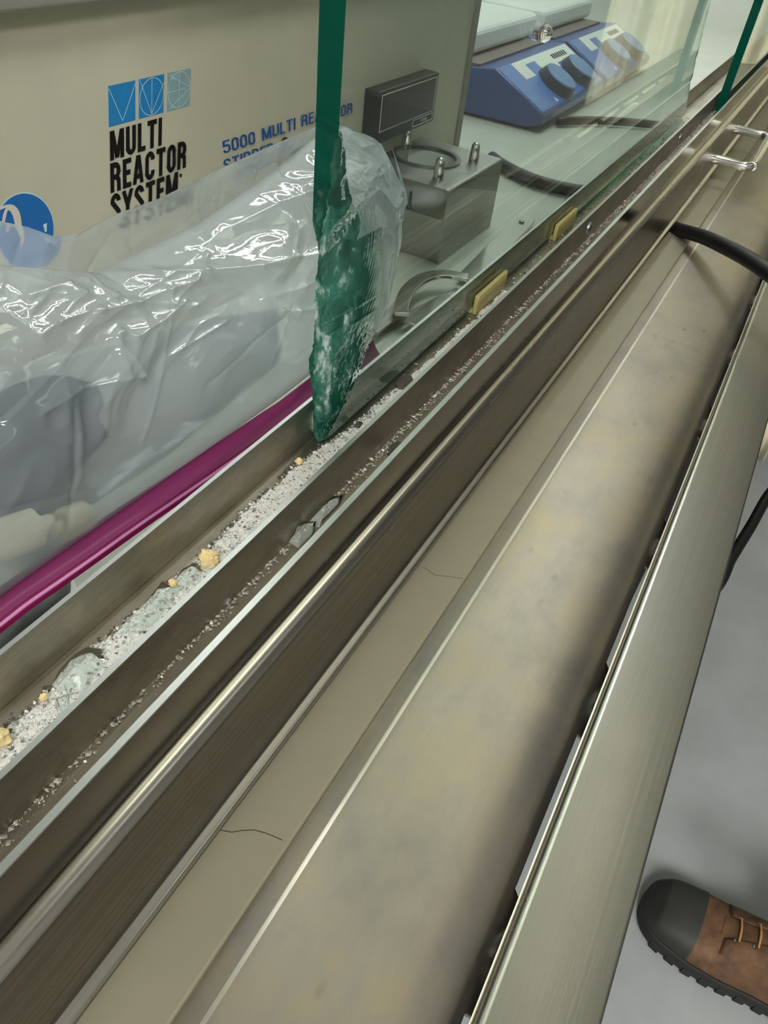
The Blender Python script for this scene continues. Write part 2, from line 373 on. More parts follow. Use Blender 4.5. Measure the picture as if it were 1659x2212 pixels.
def glyph(ch, t):
    """strokes of a condensed gothic capital: width, list of centre lines; height 1, stroke t"""
    h = t / 2; r = .17; x1 = .46 - h
    R_ = lambda z0, z1: [(x1, z1 - r)] + arc(x1 - r, z1 - r, r, r, 0, 90)[0:]
    bowl = [(h, 1 - h), (x1 - r, 1 - h)] + arc(x1 - r, 1 - h - r, r, r, 90, 0) + [(x1, .5 + r)] + arc(x1 - r, .5 + r, r, r, 0, -90) + [(h, .5)]
    rim = [(x1, .68), (x1, 1 - h - r)] + arc(x1 - r, 1 - h - r, r, r, 0, 90) + [(h + r, 1 - h)] + arc(h + r, 1 - h - r, r, r, 90, 180) + [(h, h + r)] + arc(h + r, h + r, r, r, 180, 270) + [(x1 - r, h)] + arc(x1 - r, h + r, r, r, 270, 360) + [(x1, .32)]
    oval = [(x1, .5)] + rim[1:-1] + [(x1, .5)]
    sline = [(x1, .72), (x1, 1 - h - r)] + arc(x1 - r, 1 - h - r, r, r, 0, 90) + [(h + r, 1 - h)] + arc(h + r, 1 - h - r, r, r, 90, 180) + [(h, .70), (x1, .34), (x1, h + r)] + arc(x1 - r, h + r, r, r, 0, -90) + [(h + r, h)] + arc(h + r, h + r, r, r, 270, 180) + [(h, .28)]
    G = {'M': (.64, [[(h, 0), (h, 1)], [(h + .02, 1), (.32, .05)], [(.32, .05), (.62 - h, 1)], [(.64 - h, 1), (.64 - h, 0)]]),
         'U': (.46, [[(h, 1), (h, h + r)] + arc(h + r, h + r, r, r, 180, 270) + [(x1 - r, h)] + arc(x1 - r, h + r, r, r, 270, 360) + [(x1, 1)]]),
         'L': (.38, [[(h, 1), (h, h), (.38, h)]]), 'T': (.46, [[(0, 1 - h), (.46, 1 - h)], [(.23, 1), (.23, 0)]]), 'I': (t, [[(h, 0), (h, 1)]]),
         'R': (.48, [[(h, 0), (h, 1)], bowl, [(x1 - .08, .5), (x1, .38), (x1 + .01, 0)]]), 'P': (.46, [[(h, 0), (h, 1)], bowl]),
         'E': (.40, [[(.40, h), (h, h), (h, 1 - h), (.40, 1 - h)], [(h, .52), (.36, .52)]]),
         'A': (.50, [[(h * .8, 0), (.25 - h * .2, 1)], [(.25 + h * .2, 1), (.50 - h * .8, 0)], [(.10, .27), (.40, .27)]]),
         'C': (.46, [rim]), 'O': (.46, [oval]), '0': (.44, [[(p[0] * .95, p[1]) for p in oval]]), 'S': (.46, [sline]),
         'Y': (.48, [[(h * .6, 1), (.24, .45), (.24, 0)], [(.24, .45), (.48 - h * .6, 1)]]),
         '5': (.44, [[(.42, 1 - h), (h, 1 - h), (h, .58), (x1 - r, .60)] + arc(x1 - r, .60 - r, r, r, 90, 0) + [(x1, h + r)] + arc(x1 - r, h + r, r, r, 0, -90) + [(h + r, h)] + arc(h + r, h + r, r, r, 270, 180) + [(h, .26)]]), ' ': (.30, [])}
    return G[ch]
def text_mb(s, x0, z0, x1, z1, y, shear=0.0, t=.135, depth=.0003, gap=.085):
    """flat print on a panel that faces -y, fitted to the given rectangle"""
    quads = []; cur = 0
    for ch in s:
        wd, st = glyph(ch, t)
        for line_ in st:
            P = [Vector((p[0] + cur, p[1])) for p in line_]; n = len(P); L_ = []; R2 = []
            for i in range(n):
                a = (P[i] - P[i - 1]).normalized() if i > 0 else None; b = (P[i + 1] - P[i]).normalized() if i < n - 1 else None
                if a is None: a = b
                if b is None: b = a
                na = Vector((-a.y, a.x)); nb = Vector((-b.y, b.x)); m_ = (na + nb)
                m_ = m_.normalized() if m_.length > 1e-4 else na; k = min(1.6, 1 / max(.3, m_.dot(na)))
                L_.append(P[i] + m_ * t / 2 * k); R2.append(P[i] - m_ * t / 2 * k)
            for i in range(n - 1): quads.append((L_[i], R2[i], R2[i + 1], L_[i + 1]))
        cur += wd + gap
    tot = cur - gap; mb = MB()
    for qi, q in enumerate(quads):
        v = []
        for p in q:
            z = z0 + (z1 - z0) * min(1, max(0, p.y)); v.append((x0 + (x1 - x0) * p.x / tot + shear * (z - z0), y - depth - qi * 4e-6, z))
        mb.add(v, [(0, 1, 2, 3)])
    return mb
# ------------------------------------------------------------------ the room
ZF = -H; ZC = 1.58; W = -.272
def struct(name, mb, mat, **k): return emit(name, mb, mat, kind='structure', **k)
struct('floor', MB().box(-2.6, 4.6, -3.2, 1.1, ZF - .05, ZF), 'floor')
struct('ceiling', MB().box(-2.6, 4.6, -3.2, 1.1, ZC, ZC + .05), 'ceiling')
struct('wall_back', MB().box(-2.6, 4.6, 1.0, 1.1, ZF, ZC), 'wall')
struct('wall_front', MB().box(-2.6, 4.6, -3.2, -3.1, ZF, ZC), 'wall')
struct('wall_left', MB().box(-2.6, -2.5, -3.1, 1.0, ZF, ZC), 'wall')
struct('wall_right', MB().box(4.5, 4.6, -3.1, 1.0, ZF, ZC), 'wall')
for i, (x, y, mt, lab) in enumerate([(1.15, -1.9, 'lampdim', 'narrow dim ceiling light panel in the middle of the room'),
                                     (1.15, -.22, 'lampnear', 'narrow warm ceiling light panel in the middle of the row above the sill'),
                                     (2.6, -.22, 'lampfar', 'narrow neutral ceiling light panel at the right end of the row above the sill'),
                                     (-1.7, -.7, 'lampfill', 'broad added ceiling fill light at the left end of the room near the hood'),
                                     (-1.7, -2.0, 'lampfill', 'broad added ceiling fill light at the left end of the room far from the hood')]):
    t = thing('ceiling_light', (x, y, ZC - .06), lab, 'light', 'ceiling light panels')  # the two broad ones at the left are added fill, out of view
    fr = MB(); hw = .15 if i < 3 else .3
    for (a, b, c, d) in ((-.62, .62, -hw - .02, -hw), (-.62, .62, hw, hw + .02), (-.62, -.60, -hw, hw), (.60, .62, -hw, hw)):
        fr.box(x + a, x + b, y + c, y + d, ZC - .06, ZC)
    emit('frame', fr, 'lid', t); emit('diffuser', MB().box(x - .6, x + .6, y - hw, y + hw, ZC - .05, ZC - .04), mt, t)

# ------------------------------------------------------------------ fume hood
hood = thing('fume_hood', (.95, .45, ZF), 'white lined fume hood with pale worktop and beige front trim', 'fume hood')
HX0, HX1 = -.55, 2.45
emit('worktop', MB().box(HX0, HX1, .066, .86, W - .03, W), 'worktop', hood)
emit('front_trim', MB().box(HX0, HX1, .0631, .0950, W - .03, -.268), 'trim', hood, bevel=.0008)
emit('back_liner', MB().box(HX0, HX1, .84, .86, W, .95), 'liner', hood)
emit('side_liner', MB().box(HX0, HX0 + .02, .15, .84, W, .95), 'liner', hood)
emit('side_liner', MB().box(HX1 - .02, HX1, .15, .84, W, .95), 'liner', hood)
emit('roof_liner', MB().box(HX0, HX1, .15, .86, .95, .97), 'liner', hood)
emit('front_fascia', MB().box(HX0, HX1, .085, .15, .62, .97), 'trim', hood)
for y_ in (.24, .48): emit('lamp_tube', MB().tube([(.55, y_, .925), (2.2, y_, .925)], .016, 12), 'lamphood', hood)
emit('side_post', MB().box(HX1 - .14, HX1, .062, .15, W - .03, .97), 'trim', hood)
emit('side_post', MB().box(HX0, HX0 + .14, .062, .15, W - .03, .97), 'trim', hood)
emit('support_panel', MB().box(HX0, HX0 + .05, .1, .86, ZF, W - .03), 'trim', hood)
emit('support_panel', MB().box(HX1 - .05, HX1, .1, .86, ZF, W - .03), 'trim', hood)
bc = thing('base_cabinet', (1.35, .3, ZF), 'dark base cabinet standing under the right part of the hood', 'cabinet')
emit('body', MB().box(.86, 1.78, -.02, .8, ZF + .09, W - .032), 'darkcab', bc)
emit('door', MB().box(.87, 1.31, -.04, -.02, ZF + .1, W - .06), 'darkcab', bc, bevel=.003)
emit('door', MB().box(1.33, 1.77, -.04, -.02, ZF + .1, W - .06), 'darkcab', bc, bevel=.003)
emit('plinth', MB().box(.88, 1.76, .03, .78, ZF, ZF + .09), 'darkcab', bc)

# hairline cracks in the beige trim
def crack(px_pts, z, name='crack'):
    mb = MB(); P = [PZ(p, z) for p in px_pts]
    for a, b in zip(P, P[1:]):
        d = (b - a).normalized(); n = Vector((-d.y, d.x, 0)) * .00012
        mb.add([a - n + Vector((0, 0, .00008)), a + n + Vector((0, 0, .00008)), b + n + Vector((0, 0, .00008)), b - n + Vector((0, 0, .00008))], [(0, 1, 2, 3)])
    return emit(name, mb, 'inkblack', hood)
crack([(475, 1793), (500, 1798), (525, 1794), (550, 1793), (575, 1800), (610, 1815)], -.268)
crack([(915, 1225), (940, 1243), (965, 1245), (1000, 1250)], -.268)

# ------------------------------------------------------------------ airfoil sill
af = thing('airfoil_sill', (.95, 0, -.32), 'brushed steel airfoil sill with slotted front bar running along the hood', 'sill')
tabs = [.1115, .2325, .356, .505, .63, .755, .88, 1.0, 1.125, 1.25, 1.375, 1.5, 1.625, 1.75]
TW = .0135
def plate_sheet(yend_fn):
    prof = [(.0668, -.27215), (.0625, -.27160), (.0590, -.27105), (.0570, -.27075), (.0553, -.27055), (.0537, -.27025), (.0515, -.27018), (.045, -.27015), (.03, -.2702), (.015, -.2705),
            (.006, -.2712), (.0, -.2724), (-.0050, -.2742), (-.0090, -.2770), (-.0124, -.2806)]
    xs = set([HX0 + .15, HX1 - .15])
    x = HX0 + .15
    while x < HX1 - .15: xs.add(round(x, 4)); x += .02
    for t in tabs:
        for k in range(-26, 27): xs.add(round(t + k * .001, 4))
    xs = sorted(xs); mb = MB(); v = []; n = len(prof) + 2
    for x in xs:
        e = yend_fn(x)
        col = prof + [(-.0124 - e * .45, -.2806 - e * .6), (-.0124 - e, -.2806 - e * .9)]
        v += [(x, y, z) for y, z in col]
    f = [(i * n + j, i * n + j + 1, (i + 1) * n + j + 1, (i + 1) * n + j) for i in range(len(xs) - 1) for j in range(n - 1)]
    mb.add(v, f)
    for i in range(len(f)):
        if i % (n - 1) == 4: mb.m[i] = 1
    return mb
def yend(x):
    d = min(abs(x - t) for t in tabs)
    k = max(0, min(1, (TW + .009 - d) / .009)); k = math.sqrt(max(0, 1 - (1 - k) ** 2))
    return .0008 + .0092 * k
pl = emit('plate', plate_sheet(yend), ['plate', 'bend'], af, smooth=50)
so = pl.modifiers.new('solid', 'SOLIDIFY'); so.thickness = .0015; so.offset = 1
bprof = rounded([(-.0165, -.2685, .0042), (-.0524, -.2690, .0012), (-.0524, -.3000, .001), (-.0510, -.3000), (-.0510, -.2705), (-.0182, -.2702), (-.0182, -.2755), (-.0165, -.2755)], 6)
mb = MB().extx(bprof, HX0 + .15, HX1 - .15)
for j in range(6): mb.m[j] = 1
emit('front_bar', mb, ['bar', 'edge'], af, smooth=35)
# thin hem folded out along the back of the bar
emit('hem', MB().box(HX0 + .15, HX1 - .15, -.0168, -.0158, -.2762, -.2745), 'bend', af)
for t in tabs:
    mb = MB()
    def weld(u, v_, t=t):
        a = (u - .5) * 2; q = v_ * math.pi
        r = .0032 * (1 - a * a) ** .5 * (1 + .12 * math.sin(40 * a))
        return (t + a * TW * .8, -.0188 + r * math.cos(q), -.2835 + r * math.sin(q) * 1.3)
    mb.grid(weld, 16, 8); emit('weld', mb, 'lip', af, smooth=60)

# ------------------------------------------------------------------ sash frame
sx0, sx1 = HX0 + .15, HX1 - .15
sash = thing('hood_sash', (.95, .11, -.262), 'dark brushed steel hood sash rail with two glass tracks', 'hood sash')
ZL, ZT = -.180, -.200
emit('track_floor', MB().box(sx0, sx1, .0951, .1405, ZT - .003, ZT), 'track', sash)
emit('rear_track_wall', MB().extx(rounded([(.1406, ZL, .0003), (.1422, ZL, .0003), (.1422, ZT - .003), (.1406, ZT - .003)]), sx0, sx1), 'track', sash, smooth=30)
emit('middle_track_wall', MB().box(sx0, sx1, .1112, .1127, ZT, ZL - .0004), 'track', sash)
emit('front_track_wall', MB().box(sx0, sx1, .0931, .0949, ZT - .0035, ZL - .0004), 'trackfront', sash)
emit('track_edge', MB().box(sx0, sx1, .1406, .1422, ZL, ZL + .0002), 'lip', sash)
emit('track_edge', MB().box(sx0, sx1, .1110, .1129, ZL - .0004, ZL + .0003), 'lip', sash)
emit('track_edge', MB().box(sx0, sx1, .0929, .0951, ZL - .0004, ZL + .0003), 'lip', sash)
rprof = rounded([(.1390, -.2036), (.0875, -.2036, .0052), (.0875, -.2560, .0006), (.0838, -.2572, .0022), (.0838, -.2606, .0010), (.1390, -.2606)], 7)
mb = MB().extx(rprof, sx0, sx1); nr = len(rprof)
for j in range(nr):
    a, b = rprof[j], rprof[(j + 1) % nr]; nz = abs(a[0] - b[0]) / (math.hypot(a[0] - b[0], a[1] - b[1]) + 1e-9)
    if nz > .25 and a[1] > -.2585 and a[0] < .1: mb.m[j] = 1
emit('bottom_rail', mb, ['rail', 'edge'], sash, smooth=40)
# pull handle on the rail's face
def on_face(px, z):      # x on the rail's face at height z that the sight line through column px meets
    lo, hi = .6, 2.0
    for _ in range(40):
        x = (lo + hi) / 2; q = Rm.transposed() @ Vector((x, .0875, z))
        if q.x / q.z * FPX + CX < px: lo = x
        else: hi = x
    return x
hA, hB = on_face(1586, -.231), on_face(1540, -.238)
hd = [(hA, .0885, -.231), (hA, .056, -.231), (hA - .002, .049, -.231), (hA - .007, .0445, -.2315), (hA - .015, .043, -.232),
      (hB + .015, .043, -.237), (hB + .007, .0445, -.2375), (hB + .002, .049, -.238), (hB, .056, -.238), (hB, .0885, -.238)]
print('handle', hA, hB)
emit('handle', MB().tube(smooth_path(hd, 6), .0052, 16), 'chrome', sash, smooth=60)
# rivet heads in the front track
for p in ((1275, 479), (1473, 284)):
    c = PY(p, .1112); emit('rivet', MB().lathe((c.x, .1112, -.190), [(.0042, 0), (.0038, .0012), (.0022, .0020), (.0004, .0023)], 14, (0, -1, 0)), 'lip', sash, smooth=60)
# yellowed pads under the glass
for (a, b) in ((.3866, .4323), (.5294, .5743)):
    mb = MB(); mb.box(a, b, .1285, .1313, ZT, -.1885); mb.box(a, b, .1313, .1404, ZT, -.1962)
    emit('setting_pad', mb, 'pad', sash, bevel=.0006)

# ------------------------------------------------------------------ broken pane
YF, YB = .1315, .1405; ZGB = -.1958; ZGT = .60
rim_px = [(738, 287), (745, 330), (747, 370), (755, 420), (775, 450), (805, 460), (828, 490), (840, 530), (843, 570), (838, 620), (828, 660), (795, 770), (775, 825), (740, 890), (722, 935)]
rim = [(PY(p, YF).z, PY(p, YF).x) for p in rim_px]; rim = sorted(rim)
backk = sorted([(PY(p, YB).z, PY(p, YB).x) for p in [(690, 0), (684, 200), (680, 330), (675, 478), (683, 515), (690, 545), (690, 640), (688, 720), (680, 745), (667, 775), (668, 800), (676, 850), (674, 900), (672, 950)]])
d0k = sorted([(PX((705, y), .225).z, d) for y, d in [(285, 0), (295, .0016), (350, .003), (400, .004), (470, .0052), (545, .0068), (650, .0074), (760, .0072), (850, .0064), (910, .0048), (950, .0012)]])
lobes = []
for (px, py, r, dp) in [(735, 575, .0100, .0030), (728, 420, .006, .0012), (742, 500, .0075, .0012), (725, 690, .0085, .0016), (742, 770, .0075, .0013), (722, 350, .0045, .0008), (760, 620, .009, .0010), (705, 860, .006, .001)]:
    q = PY((px, py), .1345); lobes.append((q.x, q.z, r, dp))
imp = PY((722, 560), .1335)
def xe_back(z):
    x = lerp_keys(backk, z)
    if z < -.1: x += .0004 * noise.noise(Vector((0, 3, z * 600)))
    return x
def xe_front(z):
    return .2231 if z > -.068 else .2231 + min(1, (-.068 - z) / .02) * .0015 + .0007 * noise.noise(Vector((5, 1, z * 420))) + .0004 * noise.noise(Vector((2, 1, z * 1300)))
def spall(x, z):
    if z > rim[-1][0] or z < rim[0][0]: return 0.0
    xr = lerp_keys(rim, z); x0 = .2235
    u = (x - x0) / max(.0005, xr - x0)
    if u >= 1: return 0.0
    u = max(u, 0)
    D = lerp_keys(d0k, z); d = D * (1 - u) ** 2.5
    d += D * .05 * (1 - u) ** 2 * math.sin(u * 9 + 1.5 * noise.noise(Vector((x * 90, 0, z * 90))))
    for lx, lz, r, dp in lobes:
        q = math.hypot((x - lx), (z - lz)) / r
        if q < 1: d += dp * (1 - q * q) ** .7 * (1 if q > .25 else .85)
    di = math.hypot(x - imp.x, (z - imp.z) * .8)
    inl = max([0] + [1 - math.hypot(x - l_[0], z - l_[1]) / l_[2] for l_ in lobes[:4]])
    d += .000035 * math.sin(di * 2 * math.pi / .0019 + 2 * noise.noise(Vector((x * 60, 2, z * 60)))) * min(1, (1 - u) * 4)
    rough = max(0, min(1, (-.148 - z) / .02)) + .35 * max(0, 1 - abs(z + .085) / .02)
    d += rough * .0009 * (noise.noise(Vector((x * 380, 1, z * 380))) + .5 * noise.noise(Vector((x * 900, 4, z * 900)))) * min(1, (1 - u) * 3)
    d += .0003 * noise.noise(Vector((x * 240, 7, z * 160))) * (1 - u) ** 2 * (1 - min(1, inl * 3))
    return max(0.0, min(d, YB - YF - .0007)) * min(1.0, (1 - u) * 14)
def chipness(x, z, d):
    if d < 1e-5: return 0.0
    k = .30 + min(1, d / .0045) * .35 if d > .0004 else d / .0004 * .3
    for lx, lz, r, dp in lobes[:4]:
        q = math.hypot(x - lx, z - lz) / r
        if q < 1.0:
            m_ = min(1, max(0, (1.0 - q) / .35)); m_ = m_ * m_ * (3 - 2 * m_); k = k * (1 - m_) + .26 * m_
        if .8 < q < 1.25: k = max(k, .75 * (1 - abs(q - 1.0) / .25) * max(0, .25 + 1.1 * noise.noise(Vector((x * 150, 2, z * 150)))))
    if z < -.155: k = max(k, .6 * min(1, d / .004))
    return min(1, k)
def right_end(z):     # jagged far end of the broken pane
    return lerp_keys([(-.2202, 1.0087), (-.19, .985), (-.165, .958), (-.13, .934), (-.08, .905), (.1, .86), (.6, .84)], z) + .004 * noise.noise(Vector((9, 2, z * 130)))
def broken_pane():
    mb = MB()
    zs = [ZGB]; z = ZGB
    while z < -.064: z += .00055; zs.append(z)
    zs += [-.05, -.03, 0, .05, .15, .3, .45, ZGT]
    XR = .2765; NU = 96
    NB = 6
    cols = NU + 1
    rows_f = []; rows_b = []
    v = mb.v
    def addv(p): v.append(p); return len(v) - 1
    XM = [.30, .4, .55, .7, .8]
    for z in zs:
        fr = []
        xf = xe_front(z)
        for i in range(cols):
            t = (i / NU) ** 1.15; x = xf + (XR - xf) * t
            fr.append(addv((x, YF + spall(x, z), z)))
        re = right_end(z)
        for x in XM: fr.append(addv((x, YF, z)))
        fr.append(addv((re, YF, z))); rows_f.append(fr)
        br = [addv((xe_back(z), YB, z))] + [addv((x, YB, z)) for x in [XR] + XM] + [addv((re + .003 * noise.noise(Vector((1, 8, z * 90))), YB, z))]
        rows_b.append(br)
    f = mb.f
    edge = []; cats = []
    for k, z in enumerate(zs):          # the edge face, a few columns across its thickness
        a = Vector(v[rows_f[k][0]]); b = Vector(v[rows_b[k][0]]); e = [rows_f[k][0]]
        for j in range(1, NB):
            t = j / NB; p = a.lerp(b, t)
            if z < -.07: p.x += .0005 * noise.noise(Vector((t * 6, 3, z * 300))) + .0009 * math.sin(math.pi * t) * noise.noise(Vector((t * 2, 9, z * 120)))
            e.append(addv(tuple(p)))
        e.append(rows_b[k][0]); edge.append(e)
    for k in range(len(zs) - 1):
        for R_, flip in ((rows_f, False), (rows_b, True), (edge, True)):
            A, B = R_[k], R_[k + 1]
            for i in range(len(A) - 1):
                q = (A[i], A[i + 1], B[i + 1], B[i])
                if R_ is edge:
                    zz = zs[k]; c_ = (0, min(1, max(.0, (zz + .115) / .03)), max(0, min(1, (-.09 - zz) / .03)) * .5)
                elif R_ is rows_f and i < NU:
                    x_ = v[q[0]][0]; d_ = spall(x_, zs[k]); c_ = (0, 0, chipness(x_, zs[k], d_))
                else: c_ = (0, 0, 0)
                cats.append(c_); f.append(q[::-1] if flip else q)
        cats.append((0, .35, .3)); f.append((rows_f[k][-1], rows_b[k][-1], rows_b[k + 1][-1], rows_f[k + 1][-1]))
    f.append(tuple(rows_f[0][::-1]) + tuple(edge[0][1:-1]) + tuple(rows_b[0]))
    f.append(tuple(rows_f[-1]) + tuple(rows_b[-1][::-1]) + tuple(edge[-1][1:-1][::-1]))
    mb.m = [0] * len(f); cats += [(0, .6, 0)] * (len(f) - len(cats)); mb.cats = cats; return mb
def facecat(o, cats):
    for k, n_ in ((1, 'edge'), (2, 'chip')):
        a = o.data.attributes.new(n_, 'FLOAT', 'FACE'); a.data.foreach_set('value', [c[k] for c in cats])
bp_ = broken_pane()
gp = emit('glass_sheet', bp_, 'glass', smooth=28); facecat(gp, bp_.cats)
tag(gp, 'thick green glass pane with shattered shell-chipped left edge standing in the rear track', 'glass sheet')
def quad_pane(x0, x1, y0, y1, z0, z1):
    return MB().box(x0, x1, y0, y1, z0, z1)
g2 = emit('glass_sheet', quad_pane(1.045, 2.28, .0985, .1080, -.1958, ZGT), 'glass'); facecat(g2, [(0, 1, 0), (0, 1, 0), (0, 0, 0), (0, 0, 0), (0, .6, 0), (0, .6, 0)])
tag(g2, 'intact green edged glass pane in the front track beyond the pull handle', 'glass sheet')
tr_ = thing('sash_top_rail', (.95, .11, ZGT), 'steel top rail of the sash out of view above the glass', 'sash rail')
emit('rail', MB().box(sx0, sx1, .09, .142, ZGT, ZGT + .02), 'rail', tr_)
dp = emit('water_drop', MB().lathe(PY((1168, 70), YF), [(.0035, 0), (.0040, .0015), (.0036, .0035), (.0024, .005), (.0004, .0058)], 20, (0, -1, 0)), 'clear', smooth=80)
tag(dp, 'clear round droplet clinging to the broken glass in front of the hotplates', 'droplet')

# ------------------------------------------------------------------ broken glass and dirt in the tracks
def shard(name, px_pts, z, th, label, mat='shard', cat='glass shard', bumpy=.35, group=None):
    P = [PZ(p, z) for p in px_pts]; c = sum(P, Vector()) / len(P); mb = MB(); n = len(P)
    rings = 5; v = [(c.x, c.y, z + th)]
    for r in range(1, rings + 1):
        t = r / rings
        for p in P:
            q = c.lerp(p, t); h = th * (1 - t ** 3) * (1 + bumpy * noise.noise(q * 420)) + th * .25
            v.append((q.x, q.y, z + max(.0003, h * (1 - .7 * t ** 6))))
    f = [(0, 1 + i, 1 + (i + 1) % n) for i in range(n)]
    for r in range(rings - 1):
        for i in range(n):
            a = 1 + r * n + i; b = 1 + r * n + (i + 1) % n; f.append((a, a + n, b + n, b))
    k = len(v); v += [(p.x, p.y, z) for p in P]; m0 = 1 + (rings - 1) * n
    f += [(m0 + i, k + i, k + (i + 1) % n, m0 + (i + 1) % n) for i in range(n)]; f.append(tuple(range(k + n - 1, k - 1, -1)))
    mb.add(v, f); o = emit(name, mb, mat, smooth=35); return tag(o, label, cat, group)
ZS = ZT + .0012
SG = 'glass shards lying in the tracks'
shard('glass_shard', [(112, 1482), (128, 1448), (160, 1415), (190, 1398), (225, 1402), (232, 1430), (205, 1460), (190, 1492), (140, 1500)], ZS, .0035, 'largest clear glass shard lying at the lower left of the rear track', group=SG)
shard('glass_shard', [(250, 1370), (300, 1320), (330, 1285), (352, 1256), (372, 1262), (398, 1268), (370, 1305), (345, 1335), (300, 1372)], ZS, .003, 'long pointed glass shard in the rear track below the yellow crumb', group=SG)
shard('glass_shard', [(372, 1262), (392, 1232), (425, 1216), (440, 1240), (412, 1268)], ZS, .002, 'flat glass shard between the long shard and the yellow crumb', group=SG)
shard('glass_shard', [(118, 1510), (150, 1500), (152, 1530), (125, 1545)], ZS, .0015, 'small thin glass shard just under the largest shard', group=SG)
shard('glass_shard', [(624, 1172), (632, 1150), (660, 1130), (690, 1128), (676, 1160), (645, 1185)], ZS, .003, 'curved clear glass shard at the lower end of the long one in the front track', group=SG)
shard('glass_shard', [(665, 1132), (690, 1100), (720, 1072), (748, 1068), (735, 1092), (705, 1122), (690, 1140)], ZS, .0025, 'long clear glass shard lying in the front track', group=SG)
shard('glass_shard', [(486, 1305), (494, 1293), (503, 1298), (496, 1312)], ZS, .0018, 'tiny clear glass shard alone in the front track at left', group=SG)
shard('grey_flake', [(838, 978), (842, 962), (858, 954), (870, 958), (866, 975), (850, 988)], ZS, .001, 'round grey flake in the front track beside the white lip', 'darkgrit', 'flake')
shard('dark_flake', [(855, 828), (870, 810), (888, 812), (893, 822), (876, 842), (860, 840)], ZS, .0015, 'dark flake under the bottom edge of the broken glass', 'darkgrit', 'flake')
shard('dark_flake', [(762, 922), (772, 912), (784, 914), (776, 926)], ZS, .0015, 'small dark flake at the foot of the broken glass edge', 'darkgrit', 'flake')
def crumb(name, p, z, r, label, mat='crumb', cat='crumb'):
    c = PZ(p, z); mb = MB(); n = 14
    def fn(u, v_):
        a = u * 2 * math.pi; b = v_ * math.pi; d = Vector((math.cos(a) * math.sin(b), math.sin(a) * math.sin(b), math.cos(b)))
        k = r * (1 + .30 * noise.noise(d * 1.3 + c * 90) + .30 * noise.noise(d * 5 + c * 50) + .15 * noise.noise(d * 11 + c * 50)); return (c.x + d.x * k, c.y + d.y * k, ZT + .001 + r * .7 + d.z * k * .75)
    mb.grid(fn, 22, 12); return tag(emit(name, mb, mat, smooth=40), label, cat, 'yellow crumbs in the rear track')
crumb('yellow_crumb', (453, 1216), ZS, .0036, 'largest crumpled yellow crumb in the middle of the rear track')
crumb('yellow_crumb', (374, 1263), ZS, .0015, 'small yellow crumb on the long glass shard')
crumb('yellow_crumb', (3, 1602), ZS, .0028, 'yellow crumb at the far left end of the rear track')
crumb('yellow_crumb', (646, 1000), ZS, .0016, 'yellow crumb near the foot of the broken glass')
crumb('yellow_crumb', (95, 1508), ZS, .0012, 'tiny yellow crumb beside the largest glass shard')
def grains(name, n, fx, fy, fr, mats, label, cat, zb=ZT, zfn=None):
    mb = MB()
    for i in range(n):
        x = fx(); y = fy(x); r = fr(); z0 = zb + (zfn(x, y) if zfn else 0); c = Vector((x, y, z0 + r * .5)); pts = []
        for k in range(6):
            d = Vector([(1, 0, 0), (-1, 0, 0), (0, 1, 0), (0, -1, 0), (0, 0, 1), (0, 0, -1)][k])
            d = (d + Vector((random.uniform(-.45, .45), random.uniform(-.45, .45), random.uniform(-.3, .3))))
            q = c + Vector((d.x * r, d.y * r, d.z * r * .6)); q.z = max(q.z, z0 + .0001); pts.append(q)
        mb.add(pts, [(0, 2, 4), (2, 1, 4), (1, 3, 4), (3, 0, 4), (2, 0, 5), (1, 2, 5), (3, 1, 5), (0, 3, 5)], random.choices(range(len(mats)), [m[1] for m in mats])[0])
    o = emit(name, mb, [m[0] for m in mats]); tag(o, label, cat, kind='stuff'); return o
def ypow(x):
    w_ = .0085 + .0035 * noise.noise(Vector((x * 40, 1, 0)))
    return .1132 + abs(random.gauss(0, .55)) * w_ * 1.2
def yclip(f, a, b): return lambda x: min(b, max(a, f(x)))
def ybed(x): return lerp_keys([(.03, .1335), (.10, .1345), (.14, .1325), (.18, .1350), (.222, .1340), (.24, .1300), (.30, .1295), (.6, .1285)], x) + .0016 * noise.noise(Vector((x * 90, 4, 0))) + .0010 * noise.noise(Vector((x * 300, 4, 0)))
def hbed(x, y):
    k = (ybed(x) - y) / .004
    if k <= 0: return 0.0
    a = 1.0 if x < .24 else max(.25, 1 - (x - .24) / .1)
    return a * min(1, k) * (.0011 + .0007 * noise.noise(Vector((x * 130, y * 130, 0))) + .0005 * noise.noise(Vector((x * 500, y * 500, 3))) + .0003 * noise.noise(Vector((x * 1500, y * 1500, 5))))
def bed(u, v_):
    x = .03 + .40 * u; y = .1128 + (.1370 - .1128) * v_; return (x, y, ZT - .0003 + max(0, hbed(x, y)) + (.0002 if y < ybed(x) else 0))
pb_ = emit('glass_dust', MB().grid(bed, 900, 48), 'dust', smooth=60)
tag(pb_, 'white bed of crushed glass dust filling the rear track', 'glass dust', kind='stuff')
def ypow(x): return .1135 + (ybed(x) + .0008 - .1135) * random.random() ** .8
grains('glass_powder', 9000, lambda: random.uniform(.03, .285) if random.random() < .9 else random.uniform(.03, .5), ypow, lambda: .00018 + random.random() ** 4 * .0007,
       [('dust', 9), ('clear', 4), ('darkgrit', .45)], 'sparkling crushed glass grains on the dust in the rear track', 'glass grains', zfn=lambda x, y: hbed(x, y) * .9)
grains('dark_dirt', 3600, lambda: random.uniform(.03, 1.0), lambda x: ybed(x) + abs(random.gauss(0, .0009)) if x < .24 else random.uniform(.1195, .1312), lambda: .00018 + random.random() ** 4 * (.0004 if random.random() < .7 else .0009),
       [('darkgrit', 7), ('grit', 2)], 'dark dirt collected along the back of the rear track', 'dirt')
